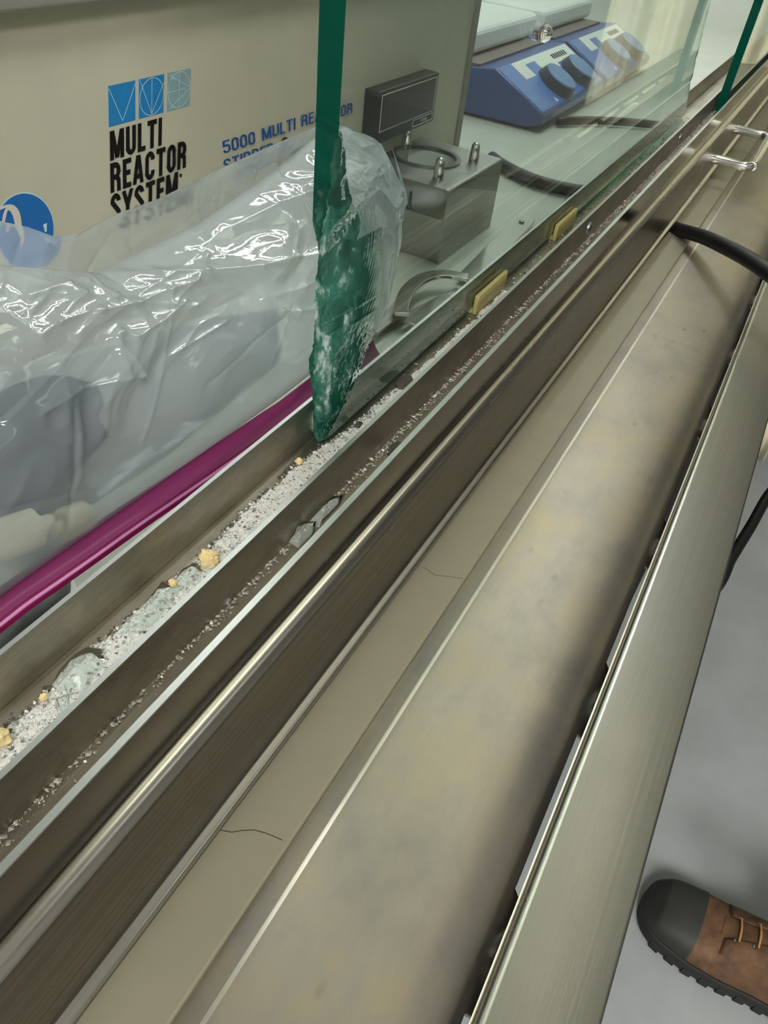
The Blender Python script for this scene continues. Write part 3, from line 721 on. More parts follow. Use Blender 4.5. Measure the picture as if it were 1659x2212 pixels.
grains('pale_grit', 7000, lambda: random.uniform(.19, 1.1) if random.random() < .88 else random.uniform(.03, .2), lambda x: .1110 - abs(random.gauss(0, (.0016 if x > .19 else .0010) * (1.2 + 1.4 * noise.noise(Vector((x * 60, 0, 0)))))), lambda: .00014 + random.random() ** 4 * .0008,
       [('grit', 9), ('darkgrit', 1.0), ('paper', .6)], 'pale grit lying in a line in the front track', 'grit')

# ------------------------------------------------------------------ stirrer cabinet
YP = .335; CXR = (GY((1037, 0), YP).x + GY((990, 308), YP).x) / 2 - .003; CT = PY((0, 27), YP).z
cab = thing('stirrer_cabinet', (.40, .46, W), 'beige reactor stirrer cabinet with printed front panel behind the plastic bag', 'lab instrument')
emit('front_panel', MB().box(-.02, CXR - .010, YP, YP + .02, W, CT), 'cabinet', cab)
emit('corner_trim', MB().box(CXR - .010, CXR + .004, YP - .002, YP + .02, W, CT), 'cabtrim', cab, bevel=.002)
emit('housing', MB().box(-.02, CXR + .002, YP + .02, .64, W, CT), 'cabinet', cab)
emit('lid', MB().extx(rounded([(YP - .016, CT + .003, .002), (YP - .016, CT + .03, .006), (.645, CT + .03), (.645, CT + .003)]), -.02, CXR + .004), 'lid', cab, smooth=40)
emit('lid_edge', MB().box(-.02, CXR + .003, YP - .001, YP + .02, CT, CT + .0012), 'whiteprint', cab)
def rect(*px):
    P = [PY(p, YP) for p in px]; return P
sh = .17
def para(x0, x1, z0, z1, y, zr, mat, name, th=.0003):
    mb = MB(); q = [(x0, z0), (x1, z0), (x1, z1), (x0, z1)]
    mb.prism([(x + sh * (z - zr), y, z) for x, z in q], (0, -th, 0)); return emit(name, mb, mat, cab)
ztop = PY((234, 186), YP).z; zbot = PY((235, 274), YP).z; xL = PY((235, 274), YP).x
xa = [PY(p, YP).x for p in ((235, 274), (291.8, 262), (299.5, 257), (352.2, 243), (359.5, 240), (409, 229))]
sqs = []
for k, mt in enumerate(('sqblue', 'sqblue', 'sqgrey')):
    sqs.append(para(xa[2 * k], xa[2 * k + 1], zbot, ztop, YP, zbot, mt, 'logo_square'))
def line(pts, y, wd, mat, name, parent):
    mb = MB()
    for a, b in zip(pts, pts[1:]):
        a = Vector((a[0] + sh * (a[1] - zbot), y, a[1])); b = Vector((b[0] + sh * (b[1] - zbot), y, b[1])); d = (b - a).normalized(); n = Vector((-d.z, 0, d.x)) * wd
        mb.add([a - n, b - n, b + n, a + n], [(0, 1, 2, 3)])
    return emit(name, mb, mat, parent)
def sub(k, pts): return [(xa[2 * k] + (xa[2 * k + 1] - xa[2 * k]) * u, zbot + (ztop - zbot) * v_) for u, v_ in pts]
ell = [(.5 + .48 * math.cos(a * math.pi / 16), .5 + .48 * math.sin(a * math.pi / 16)) for a in range(33)]
ly = YP - .0005
line(sub(0, [(.0, .95), (.5, .07), (1, .95)]), ly, .00018, 'ice', 'drawn_line', sqs[0])
line(sub(1, [(.02, .98), (.5, .05), (.97, .78)]), ly, .00018, 'ice', 'drawn_line', sqs[1])
line(sub(1, ell), ly, .00018, 'ice', 'drawn_circle', sqs[1]); line(sub(1, [(.5, .98), (.5, .05)]), ly, .00018, 'ice', 'drawn_line', sqs[1])
line(sub(2, ell), ly, .00018, 'ice', 'drawn_circle', sqs[2])
for q in ([(.5, .98), (.5, .02)], [(.0, .5), (.75, .5)], [(.05, .95), (1, .5), (.1, .05)], [(.2, .95), (.1, .75)], [(.1, .85), (.4, .8)]): line(sub(2, q), ly, .00016, 'ice', 'drawn_line', sqs[2])
def fit(s, bl, tr, mat, z0=None, z1=None, shear=sh, t=.175, x0=None):
    a = PY(bl, YP); b = PY(tr, YP); za = a.z if z0 is None else z0; zb_ = b.z if z1 is None else z1
    emit('lettering', text_mb(s, a.x if x0 is None else x0, za, b.x - shear * (zb_ - za), zb_, YP, shear, t), mat, cab)
zM0, zM1 = PY((237.1, 347.9), YP).z, PY((236.2, 283.7), YP).z
zR0, zR1 = PY((238, 417.5), YP).z, PY((237, 353.3), YP).z
fit('MULTI', (237.1, 347.9), (349.2, 254.8), 'inkblack', zM0, zM1)
fit('REACTOR', (238, 417.5), (401.6, 308.1), 'inkblack', zR0, zR1)
zS1 = PY((238, 421), YP).z; zS0 = zS1 - (zR1 - zR0)
fit('SYSTEM', (238, 478), (383.5, 375.9), 'inkblack', zS0, zS1)
q = PY((390, 379), YP); emit('registered_mark', MB().lathe((q.x, YP, q.z), [(.0011, 0), (.0011, .0003)], 16, (0, -1, 0)), 'inkblack', cab)
zF0, zF1 = PY((481.7, 332.5), YP).z, PY((481.7, 304.5), YP).z
fit('5000 MULTI REACTOR', (481.7, 332.5), (744.8, 224), 'inkblue', zF0, zF1, -.05, .13)
zG1 = PY((482.6, 345), YP).z
fit('STIRRER', (483, 374), (589, 312.6), 'inkblue', zG1 - (zF1 - zF0), zG1, -.05, .13)
kn = PY((614, 309), YP); emit('panel_knob', MB().lathe((kn.x, YP, kn.z), [(.0042, 0), (.0042, .002), (.0036, .003)], 24, (0, -1, 0)), 'black', cab, smooth=40)
# blue round badge
bc0 = PY((50, 480), YP); BR_ = abs(PY((115, 488), YP).x - bc0.x) * 1.0
bx = bc0.x; bz = PY((50, 416), YP).z - BR_
badge = emit('round_badge', MB().lathe((bx, YP, bz), [(BR_, 0), (BR_, .0004)], 64, (0, -1, 0)), 'discblue', cab)
mb = MB(); ring = [(BR_ * 1.0, .0002), (BR_ * 1.03, .0002)]
n = 64; v = []; f = []
for r_ in (BR_, BR_ * 1.035):
    for k in range(n): v.append((bx + r_ * math.cos(2 * math.pi * k / n), YP - .0002, bz + r_ * math.sin(2 * math.pi * k / n)))
f = [(k, (k + 1) % n, (k + 1) % n + n, k + n) for k in range(n)]
mb.add(v, f); emit('badge_rim', mb, 'ice', badge)
def PB(pts): return [(PY(p, YP).x, YP - .0006, PY(p, YP).z) for p in pts]
arch = PB([(-12, 452), (0, 446), (10, 442), (20, 440.5), (28, 442.5), (35, 449), (40, 458), (43, 470), (46, 500), (40, 520), (32, 490), (26, 466), (21, 456), (16, 453), (13, 457), (11, 466), (8, 480), (2, 480), (5, 462), (9, 452), (12, 447), (0, 452), (-12, 458)])
mb = MB(); mb.prism(arch, (0, -.0002, 0)); emit('badge_mark', mb, 'greige', badge)
mb = MB(); mb.prism(PB([(91, 485), (99, 481), (98.5, 500), (95, 500)]), (0, -.0002, 0)); emit('badge_mark', mb, 'ice', badge)
# display module
dx0 = GY((788, 190), YP).x; yD = GX((822.4, 196.9), dx0).y
a = GY((822.4, 196.9), yD); b = GY((949, 158), yD); c = GY((933.6, 276.5), yD); d = GY((815, 297), yD)
zt = (a.z + b.z) / 2; zb2 = (c.z + d.z) / 2; x1 = (b.x + c.x) / 2
disp = emit('display_module', MB().box(dx0, x1, yD, YP, zb2, zt), 'black', cab, bevel=.001)
wx, hz = x1 - dx0, zt - zb2
def frame(u0, u1, v0, v1, wd=.0005):
    mb = MB(); X0, X1, Z0, Z1 = dx0 + wx * u0, dx0 + wx * u1, zb2 + hz * v0, zb2 + hz * v1
    for q in ((X0, X1, Z0, Z0 + wd), (X0, X1, Z1 - wd, Z1), (X0, X0 + wd, Z0 + wd, Z1 - wd), (X1 - wd, X1, Z0 + wd, Z1 - wd)): mb.box(q[0], q[1], yD - .0004, yD, q[2], q[3])
    return emit('white_outline', mb, 'whiteprint', disp)
frame(.03, .965, .235, .93); frame(.60, .965, .055, .20)
emit('screen', MB().box(dx0 + wx * .05, dx0 + wx * .95, yD - .0003, yD, zb2 + hz * .25, zb2 + hz * .91), 'screen', disp)
emit('lettering', text_mb('RPM', dx0 + wx * .75, zb2 + hz * .10, dx0 + wx * .85, zb2 + hz * .165, yD - .0001, 0, .16), 'whiteprint', disp)

# ------------------------------------------------------------------ steel stand with ring
zB = -.2085
bl_ = GZ((957, 571), W); fl = GZ((970, 410), zB); fr_ = GZ((1089, 345), zB); br_ = GZ((992, 310), zB)
SX0, SX1 = fl.x - .002, fr_.x + .002; SY0, SY1 = (fl.y + fr_.y) / 2, YP - .0032; print('stand', fl, fr_, bl_, br_)
st = thing('ring_stand', ((SX0 + SX1) / 2, (SY0 + SY1) / 2, W), 'open stainless steel box stand with a flat ring and domed nuts on top', 'lab stand')
RC = Vector(((GZ((920, 332), zB + .006).x), GZ((920, 332), zB + .006).y, zB + .006))
LX = SX0 - .03
LXB = SX0
zr = zB + .0018
rc = GZ((921, 336), zr); rr4 = [(GZ(p, zr) - rc).length for p in ((1017, 343), (945, 376), (890, 293))]; RR = min(sum(rr4[:2]) / 2, SY1 - .001 - rc.y, rc.y - SY0 - .0075, SX1 - rc.x - .004)
print('ring fit', rr4, RR, rc)
# bent sheet: rounded fold into the front face, flat top with a round opening
yf = SY0 + .0068
prof = rounded([(yf, zB), (SY0, zB, .006), (SY0, W), (SY0 + .0016, W), (SY0 + .0016, zB - .0016, .0045), (yf, zB - .0016)], 6)
emit('folded_cover', MB().extx(prof, SX0, SX1), 'standsteel', st, smooth=40)
SXL = min(SX0, rc.x - RR - .003)
ang = sorted([2 * math.pi * k / 96 for k in range(96)] + [math.atan2(y - rc.y, x - rc.x) % (2 * math.pi) for x in (SXL, SX1) for y in (yf, SY1)])
v = []; f = []; n = len(ang)
for q in ang:
    c_, s_ = math.cos(q), math.sin(q)
    k = min([(SX1 - rc.x) / c_ if c_ > 1e-9 else 9, (SXL - rc.x) / c_ if c_ < -1e-9 else 9, (SY1 - rc.y) / s_ if s_ > 1e-9 else 9, (yf - rc.y) / s_ if s_ < -1e-9 else 9])
    for r_ in (RR - .002, k):
        for z_ in (zB, zB - .0016): v.append((rc.x + r_ * c_, rc.y + r_ * s_, z_))
for k in range(n):
    a, b = 4 * k, 4 * ((k + 1) % n)
    f += [(a, a + 2, b + 2, b), (a + 1, b + 1, b + 3, a + 3), (a + 2, a + 3, b + 3, b + 2), (a, b, b + 1, a + 1)]
mb = MB(); mb.add(v, f); emit('top_plate', mb, 'standsteel', st)
emit('added_bright_plate', MB().box(SX1 - .028, SX1 - .026, SY0 + .002, SY1 - .002, -.2345, zB - .0018), 'hotwhite', st)  # added white plate that brightens the view into the stand's opening
emit('motor_block', MB().box(SX0 + .003, SX1 - .03, SY0 + .0016, SY1 - .002, W, -.2345), 'standsteel', st, bevel=.001)
sp = GX((879, 470), SX0 + .006)
emit('spindle', MB().lathe((SX0 + .008, sp.y, -.2345), [(.0026, 0), (.0016, .0015), (.0013, .014)], 12), 'black', st, smooth=40)
RIN, ROUT = RR - .0040, RR
mb = MB(); n = 64; v = []; f = []
for (r_, z_) in ((RIN, zr - .003), (RIN, zr), (ROUT, zr), (ROUT, zr - .003)):
    for k in range(n): v.append((rc.x + r_ * math.cos(2 * math.pi * k / n), rc.y + r_ * math.sin(2 * math.pi * k / n), z_))
for i in range(4):
    for k in range(n):
        a = i * n + k; b = i * n + (k + 1) % n; j = ((i + 1) % 4) * n; f.append((a, b, j + (k + 1) % n, j + k))
mb.add(v, f); emit('ring', mb, 'ringsteel', st, smooth=40)
print('ring', rc, RR)
for p in ((877, 318), (1022, 352), (946, 387)):
    c = GZ(p, zB)
    nut = emit('domed_nut', MB().lathe((c.x, c.y, zB), [(.0045, 0), (.0045, .0075), (.0041, .008), (.0041, .0125), (.0035, .0155), (.002, .0172), (.0003, .0178)], 14), 'chrome', st, smooth=50)

# ------------------------------------------------------------------ hotplate stirrers
def hotplate(x0, wd, label, dx=0):
    t = thing('hotplate_stirrer', (x0 + wd / 2, .50, W), label, 'hotplate', 'blue hotplate stirrers')
    x1 = x0 + wd
    prof = rounded([(.325, -.262, .004), (.322, -.2487, .006), (.4007, -.2087, .004), (.43, -.212), (.70, -.215), (.70, W + .004), (.345, W + .004)], 4)
    emit('body', MB().extx(prof, x0, x1), 'hotblue', t, bevel=.002, smooth=35)
    emit('foot_skirt', MB().box(x0 + .012, x1 - .012, .345, .69, W, W + .006), 'hotdark', t)
    emit('heat_gap', MB().box(x0 + .02, x1 - .02, .462, .69, -.2165, -.2075), 'brown', t)
    emit('heat_shield', MB().box(x0 + .004, x1 - .03, .425, .69, -.2125, -.2085), 'brown', t)
    emit('top_plate', MB().box(x0 + .012, x1 - .01, .45, .69, -.2075, -.1755), 'hotwhite', t, bevel=.008, seg=3)
    # control panel print and knobs: panel runs from (y .322, z -.2487) up to (.4007, -.2087)
    U = Vector((0, .0787, .04)).normalized(); Nn = Vector((0, -U.z, U.y)); O = Vector((x0, .322, -.2487)); LU = math.hypot(.0787, .04)
    def pp(u, v_, h=0): return O + Vector((u * wd, 0, 0)) + U * (v_ * LU) + Nn * h
    mb = MB(); mb.prism([pp(.015, .06, 0), pp(.985, .06, 0), pp(.985, .985, 0), pp(.015, .985, 0)], Nn * .0004); emit('control_panel', mb, 'hotpanel', t)
    lab = [(.17, .98), (.97, .98), (.97, .66), (.74, .66), (.74, .70), (.66, .70), (.66, .62), (.43, .62), (.43, .88), (.30, .88), (.30, .64), (.17, .64)]
    mb = MB(); mb.prism([pp(u, v_, .0003) for u, v_ in lab], Nn * .0004)
    lb = emit('white_label', mb, 'hotwhite', t)
    mb = MB()
    for i in range(7):
        u = .66 + i * .032; mb.prism([pp(u, .78, .0008), pp(u + .02, .78, .0008), pp(u + .02, .88, .0008), pp(u, .88, .0008)], Nn * .0002)
    emit('lettering', mb, 'inkblack', lb)
    for u in (.40, .74):
        c = pp(u, .36, .0)
        k = emit('knob', MB().lathe(c, [(.030, 0), (.030, .003), (.026, .012), (.0255, .0135)], 36, Nn), 'knobdark', t, smooth=30)
        emit('knob_face', MB().lathe(c + Nn * .0135, [(.0252, 0), (.024, .0015)], 36, Nn), 'knob', k, smooth=30)
        d = Nn; s = c + Nn * .0152
        mb = MB(); mb.prism([s + Vector((-.0008, 0, 0)) + U * .006, s + Vector((.0008, 0, 0)) + U * .006, s + Vector((.0008, 0, 0)) + U * .022, s + Vector((-.0008, 0, 0)) + U * .022], Nn * .0003)
        emit('pointer', mb, 'whiteprint', k)
    mb = MB(); mb.prism([pp(.24, .10, .0002), pp(.275, .10, .0002), pp(.255, .2, .0002)], Nn * .0003); emit('warning_mark', mb, 'paper', t)
    return t
hotplate(1.066, .29, 'blue hotplate stirrer with white top nearest the beige cabinet')
hotplate(1.371, .29, 'second blue hotplate stirrer partly behind the reflections in the glass')

# ------------------------------------------------------------------ tongs, cables and scraps on the worktop
tg = thing('steel_tongs', (.56, .208, W), 'shiny steel tongs with rounded riveted end lying behind the broken glass', 'tongs')
def strap(path, wds, th, name, mat='chrome'):
    P = [Vector(p) for p in path]; mb = MB(); v = []; n = len(P)
    for i, p in enumerate(P):
        t_ = (P[min(i + 1, n - 1)] - P[max(i - 1, 0)]).normalized(); sd = Vector((-t_.y, t_.x, 0)).normalized(); up = sd.cross(t_) * -1
        w_ = wds[i] / 2
        v += [p - sd * w_, p + sd * w_, p + sd * w_ + Vector((0, 0, th)), p - sd * w_ + Vector((0, 0, th))]
    f = [(i * 4 + j, i * 4 + (j + 1) % 4, (i + 1) * 4 + (j + 1) % 4, (i + 1) * 4 + j) for i in range(n - 1) for j in range(4)]
    f += [(3, 2, 1, 0), tuple(4 * (n - 1) + j for j in range(4))]; mb.add(v, f); return emit(name, mb, mat, tg, smooth=50, bevel=.0005)
a = GZ((1138, 472), W + .004); b = GZ((1010, 610), W + .004)
pth = [a.lerp(b, i / 14) for i in range(15)]
ws = [.006, .0185, .021, .021] + [.020] * 11
pth[1] = a.lerp(b, .028); pth[2] = a.lerp(b, .075)
strap(pth, ws, .003, 'arm')
rv = GZ((1127, 479), W + .0075); emit('rivet', MB().lathe(rv, [(.0028, 0), (.0024, .001), (.0004, .0015)], 14), 'ringsteel', tg, smooth=50)
c = [GZ(p, W + .012) for p in ((1010, 604), (960, 596), (915, 604), (880, 632), (866, 668), (868, 684))]
pb = smooth_path(c, 5); strap(pb, [.011] * len(pb), .003, 'bow')
c = [GZ(p, W + .004) for p in ((1000, 636), (950, 655), (905, 690), (885, 706))]
pb = smooth_path(c, 5); strap(pb, [.011] * len(pb), .003, 'bow')
mb = MB(); mb.prism([GZ(p, W + .006) for p in ((868, 684), (815, 724), (803, 718), (862, 640))], (0, 0, .002)); emit('blade', mb, 'standsteel', tg)
mb = MB(); mb.prism([GZ(p, W + .0005) for p in ((868, 684), (818, 727), (1000, 640), (985, 625))], (0, 0, .002)); emit('lower_blade', mb, 'ringsteel', tg)

def cable(name, pts, r, label, mat='cable'):
    return tag(emit(name, MB().tube(smooth_path(pts, 10), r, 14), mat, smooth=60), label, 'cable')
zc = W + .0075
cable('black_cord', [GZ(p, zc) for p in ((1062, 340), (1085, 357), (1130, 380), (1180, 398), (1245, 412))] + [Vector((.878, .170, zc)), Vector((.872, .128, zc + .002))], .0068, 'black cord lying on the worktop behind the broken glass beside the steel stand')
cable('black_cord', [GZ(p, zc) for p in ((1205, 262), (1262, 260), (1330, 262), (1400, 268), (1452, 274))], .0055, 'black cord on the worktop in front of the second hotplate')
cable('power_cord', [Vector((.86, .128, W + .0085)), Vector((.838, .105, -.2653)), PZ((1455, 492), -.2650), PZ((1480, 500), -.2600), PZ((1520, 512), -.250), PZ((1560, 530), -.240), PZ((1610, 556), -.232), PZ((1659, 588), -.2285), PZ((1720, 634), -.226), PZ((1785, 700), -.228),
                      PZ((1840, 780), -.245), Vector((.70, -.115, -.285)), Vector((.715, -.140, -.34)), Vector((.80, -.150, -.42)), Vector((.90, -.152, -.51)), PZ((1668, 1060), -.575), PZ((1620, 1140), -.585), PZ((1580, 1205), -.59), PZ((1530, 1290), -.60), Vector((.58, -.05, -.68)), Vector((.50, .03, -.84)), Vector((.47, .08, -1.02)), Vector((.43, .12, ZF + .02)), Vector((.34, .16, ZF + .0075)), Vector((.18, .20, ZF + .0075))], .0066,
      'thick black power cord passing under the sash rail and hanging over the sill')
# hose and label at the lower left, behind the rear track
tag(emit('grey_hose', MB().tube(smooth_path([Vector((.02, .19, W + .008)), PZ((0, 1395), W + .008) , PZ((60, 1345), W + .008), PZ((105, 1300), W + .008), Vector((.155, .24, W + .008)), Vector((.15, .27, W + .008))], 8), .0085, 14), 'greycable', smooth=60), 'dark grey hose curving on the worktop under the magenta zip', 'hose')
lbq = [PZ(p, W + .0006) for p in ((55, 1380), (175, 1295), (150, 1225), (40, 1300))]
lt = thing('barcode_label', sum(lbq, Vector()) / 4, 'white barcode label on the worktop under the magenta zip', 'label')
mb = MB(); mb.prism(lbq, (0, 0, .0004)); emit('paper', mb, 'paper', lt)
mb = MB(); zz = W + .0011
for i, u in enumerate((0, 4, 6, 10, 12, 16)):
    P = [PZ(p, zz) for p in ((112 + u, 1306 - u * .55), (113.6 + u, 1305 - u * .55), (122 + u, 1276 - u * .5), (120.4 + u, 1277 - u * .5))]
    mb.add([tuple(p) for p in P], [(0, 1, 2, 3)])
emit('barcode', mb, 'inkblack', lt)

# ------------------------------------------------------------------ plastic zip bag
bag = thing('zip_bag', (.2, .19, W), 'crumpled clear plastic zip bag with magenta zip lying behind the rear track', 'plastic bag')
BO = Vector((0, .160, -.1865)); BU = Vector((0, .46, .888)).normalized(); BN = Vector((0, -BU.z, BU.y))
def bag_xt(p):       # where the line of sight meets the bag's mean plane
    o, r = through(p) if p[0] > 705 else (Vector(), ray(*p)); q = o + r * ((BO - o).dot(BN) / r.dot(BN)); return (q.x, (q - BO).dot(BU))
back_top = [bag_xt(p) for p in [(-120, 440), (0, 480), (60, 492), (115, 512), (170, 505), (235, 468), (340, 430), (480, 362), (600, 308), (690, 270), (740, 273), (800, 295), (845, 313), (862, 380), (866, 440)]]
front_top = [bag_xt(p) for p in [(-120, 560), (0, 575), (100, 582), (200, 592), (300, 545), (430, 480), (560, 392), (700, 282), (740, 275), (800, 297), (845, 313), (862, 380), (866, 440)]]
right = [bag_xt(p) for p in [(866, 440), (862, 500), (855, 550), (838, 610), (815, 690), (795, 745), (770, 790)]]
print('bag', [tuple(round(c, 3) for c in p) for p in back_top], [tuple(round(c, 3) for c in p) for p in right])
XMAX = max(p[0] for p in back_top + right); ZX = .300
def mono(k):
    out = []
    for p in sorted(k):
        if not out or p[0] > out[-1][0] + 1e-4: out.append(p)
    return out
BTk, FTk = mono(back_top), mono(front_top)
RB = mono([(ZX, 0.0)] + [p for p in right[::-1] if p[0] > ZX])
def zramp(x): return min(1, max(0, (x - .09) / .14))
def t_bot(x): return .0030 - .0045 * zramp(x) if x <= ZX else max(-.0015, lerp_keys(RB, x) - .0015)
creases = []
def crease(pts, amp, wd):
    P = [bag_xt(p) for p in pts]
    for a, b in zip(P, P[1:]): creases.append((a, b, amp, wd))
for q, a_, w_ in [(q_, a0 * .8, w0 * .5) for q_, a0, w0 in [([(0, 655), (90, 625), (180, 592), (290, 600), (375, 602)], .0035, .006), ([(60, 695), (110, 650), (170, 595)], .003, .006),
               ([(0, 745), (45, 715), (120, 690), (180, 655), (240, 610)], .0022, .005), ([(80, 745), (135, 690), (230, 670), (300, 640), (350, 625)], .0022, .004),
               ([(145, 748), (170, 735), (200, 747), (270, 710), (330, 665)], .0020, .004), ([(375, 602), (480, 595), (560, 575), (600, 572)], .0018, .004),
               ([(500, 660), (570, 640), (640, 600)], .0015, .004), ([(600, 572), (640, 600), (632, 560), (655, 600), (680, 650)], .0022, .004), ([(515, 690), (560, 690), (620, 680), (682, 668)], .0026, .004),
               ([(470, 665), (515, 690)], .0015, .004), ([(180, 830), (160, 750), (215, 828), (250, 740)], .002, .005), ([(0, 905), (80, 855), (215, 828)], .0012, .003),
               ([(310, 540), (325, 500), (340, 440)], .002, .004), ([(545, 390), (560, 365), (640, 392)], .002, .004), ([(600, 420), (640, 395), (690, 430)], .002, .005),
               ([(460, 500), (560, 450), (650, 420)], .0016, .005), ([(625, 505), (660, 460), (640, 520), (690, 480)], .0024, .005), ([(620, 540), (660, 590)], .002, .004),
               ([(690, 320), (740, 290), (790, 330)], .0022, .005), ([(750, 330), (800, 318), (850, 330)], .0018, .004), ([(760, 400), (800, 372), (830, 420)], .002, .005),
               ([(745, 430), (790, 470), (840, 440)], .002, .005), ([(700, 420), (745, 400), (760, 360)], .002, .004), ([(800, 500), (850, 480), (858, 420)], .0014, .003),
               ([(300, 985), (420, 880), (560, 870)], .0008, .004), ([(230, 1040), (380, 950), (520, 920)], .0007, .005), ([(430, 505), (560, 395), (700, 300)], .0018, .005)]]: crease(q, a_, w_)
rr_ = random.Random(11)
for i in range(130):
    cx_ = rr_.uniform(.02, XMAX - .01); ct = rr_.uniform(.025, .17); an = rr_.gauss(.35, .75); ln = rr_.uniform(.006, .03)
    creases.append(((cx_ - math.cos(an) * ln, ct - math.sin(an) * ln), (cx_ + math.cos(an) * ln, ct + math.sin(an) * ln), rr_.uniform(.0004, .0013) * rr_.choice((1, 1, -1)), rr_.uniform(.0009, .0025)))
cgrid = {}
for c_ in creases:
    (ax, ay), (bx_, by), a_, w_ = c_; m_ = w_ * 4
    for gx in range(int((min(ax, bx_) - m_) // .01), int((max(ax, bx_) + m_) // .01) + 1):
        for gy in range(int((min(ay, by) - m_) // .01), int((max(ay, by) + m_) // .01) + 1): cgrid.setdefault((gx, gy), []).append(c_)
def fold(x, t):
    h = 0
    for (ax, ay), (bx_, by), a_, w_ in cgrid.get((int(x // .01), int(t // .01)), ()):
        dx, dy = bx_ - ax, by - ay; k = ((x - ax) * dx + (t - ay) * dy) / (dx * dx + dy * dy + 1e-12); k = max(0, min(1, k))
        d = math.hypot(x - ax - dx * k, t - ay - dy * k) / w_
        if d < 4: h += a_ * math.exp(-d) * (1 - d / 4)
    return h
def film(front):
    tk = FTk if front else BTk
    NX, NT = 520, 260; X0 = .0
    def fn(u, v_):
        x = X0 + (XMAX - X0) * (1 - (1 - u) ** 1.25); tb = t_bot(x); tt = max(tb + .0002, lerp_keys(tk, x)); t = tb + (tt - tb) * v_
        e = min(1, (XMAX - x) / .07) ** .75 if x < XMAX else 0
        s = math.sin(math.pi * v_) ** .6 if 0 < v_ < 1 else 0
        b = (.021 if front else -.030) * s * e
        p = Vector((x * 30 + 20 * t, t * 46 - 14 * x, 0 if front else 7))
        wv = p + Vector((noise.noise(p * .7), noise.noise(p * .7 + Vector((5, 5, 5))), 0)) * 1.1
        amp = min(1, v_ * 2.2) * min(1, .35 + 1.2 * v_) * (.25 + .75 * s) * (.15 + .85 * e)
        b += (.0030 * (1 - abs(noise.noise(wv * .55)) * 2.2) + .0013 * (1 - abs(noise.noise(wv * 1.3 + Vector((3, 0, 1)))) * 2) + .0003 * (1 - abs(noise.noise(wv * 3.1)) * 2)) * amp
        b += fold(x if front else x + .013, t) * min(1, v_ * 4) * min(1, (1 - v_) * 8 + .15) * (1 if front else -.8) * min(1, e * 1.4)
        q = BO + Vector((x, 0, 0)) + BU * t + BN * b
        return (q.x, max(q.y, .146), max(q.z, W + .002))
    return MB().grid(fn, NX, NT)
emit('front_film', film(True), 'filmfront', bag, smooth=180)
emit('back_film', film(False), 'film', bag, smooth=180)
def zipband(prof, x0, x1, mat, name):
    mb = MB(); n = 90; k = len(prof); v = []
    for i in range(n + 1):
        x = x0 + (x1 - x0) * i / n; wv = .0004 * noise.noise(Vector((x * 25, 0, 0)))
        dz = -.0010 - .0070 * zramp(x)
        dy = .0010 - .0045 * zramp(x)
        v += [(x, .157 + y + wv + dy, -.1865 + z + dz) for y, z in prof]
    f = [(i * k + j, i * k + (j + 1) % k, (i + 1) * k + (j + 1) % k, (i + 1) * k + j) for i in range(n) for j in range(k)]
    f += [tuple(range(k - 1, -1, -1)), tuple(range(n * k, n * k + k))]
    mb.add(v, f); return emit(name, mb, mat, bag, smooth=40)
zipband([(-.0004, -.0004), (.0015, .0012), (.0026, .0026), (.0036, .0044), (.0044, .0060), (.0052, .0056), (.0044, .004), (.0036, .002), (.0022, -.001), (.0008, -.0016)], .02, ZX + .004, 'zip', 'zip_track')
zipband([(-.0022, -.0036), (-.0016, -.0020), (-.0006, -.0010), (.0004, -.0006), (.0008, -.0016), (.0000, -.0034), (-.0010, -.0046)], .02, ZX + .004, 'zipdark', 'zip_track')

zipband([(-.0017, -.0022), (-.0010, -.0014), (-.0013, -.0006), (-.0020, -.0013)], .02, ZX + .004, 'ziphighlight', 'zip_highlight_ridge')  # thin ridge coloured as the zip's highlight
# things inside the bag
def blob(name, pts, r, label, cat, mat='darkcloth', flat=.55):
    P = smooth_path(pts, 6); n = 18; v = []; f = []
    for i, p in enumerate(P):
        t_ = (P[min(i + 1, len(P) - 1)] - P[max(i - 1, 0)]).normalized(); a = (BU - t_ * BU.dot(t_)).normalized(); b = t_.cross(a)
        k = i / (len(P) - 1); rr = r * (math.sin(math.pi * min(max(k, .04), .96)) ** .45)
        for j in range(n):
            q = 2 * math.pi * j / n; d = a * math.cos(q) + b * math.sin(q) * flat
            v.append(p + d * rr * (1 + .22 * noise.noise((p + d * r) * 60)))
    for i in range(len(P) - 1):
        for j in range(n):
            f.append((i * n + j, i * n + (j + 1) % n, (i + 1) * n + (j + 1) % n, (i + 1) * n + j))
    f += [tuple(range(n - 1, -1, -1)), tuple(range((len(P) - 1) * n, len(P) * n))]
    mb = MB(); mb.add(v, f); return tag(emit(name, mb, mat, smooth=60), label, cat)
def inb(p, b=0.0):
    x, t = bag_xt(p); return BO + Vector((x, 0, 0)) + BU * t - BN * b
blob('rubber_glove', [inb((-60, 960), .007), inb((60, 930), .007), inb((160, 890), .007), inb((235, 850), .007)], .013, 'upper dark slate rubber piece blurred inside the plastic bag', 'glove')
blob('rubber_glove', [inb((-60, 1090), .007), inb((60, 1060), .007), inb((160, 960), .007), inb((240, 918), .007)], .011, 'lower dark slate rubber piece blurred inside the plastic bag', 'glove')
mb = MB(); mb.prism([inb(p, .018) for p in ((-90, 1170), (-90, 830), (150, 770), (420, 690), (650, 655), (655, 770), (420, 975), (230, 1105))], BN * .003)
tag(emit('foam_sheet', mb, 'foam', bevel=.001), 'pale grey sheet blurred inside the lower half of the plastic bag', 'sheet')
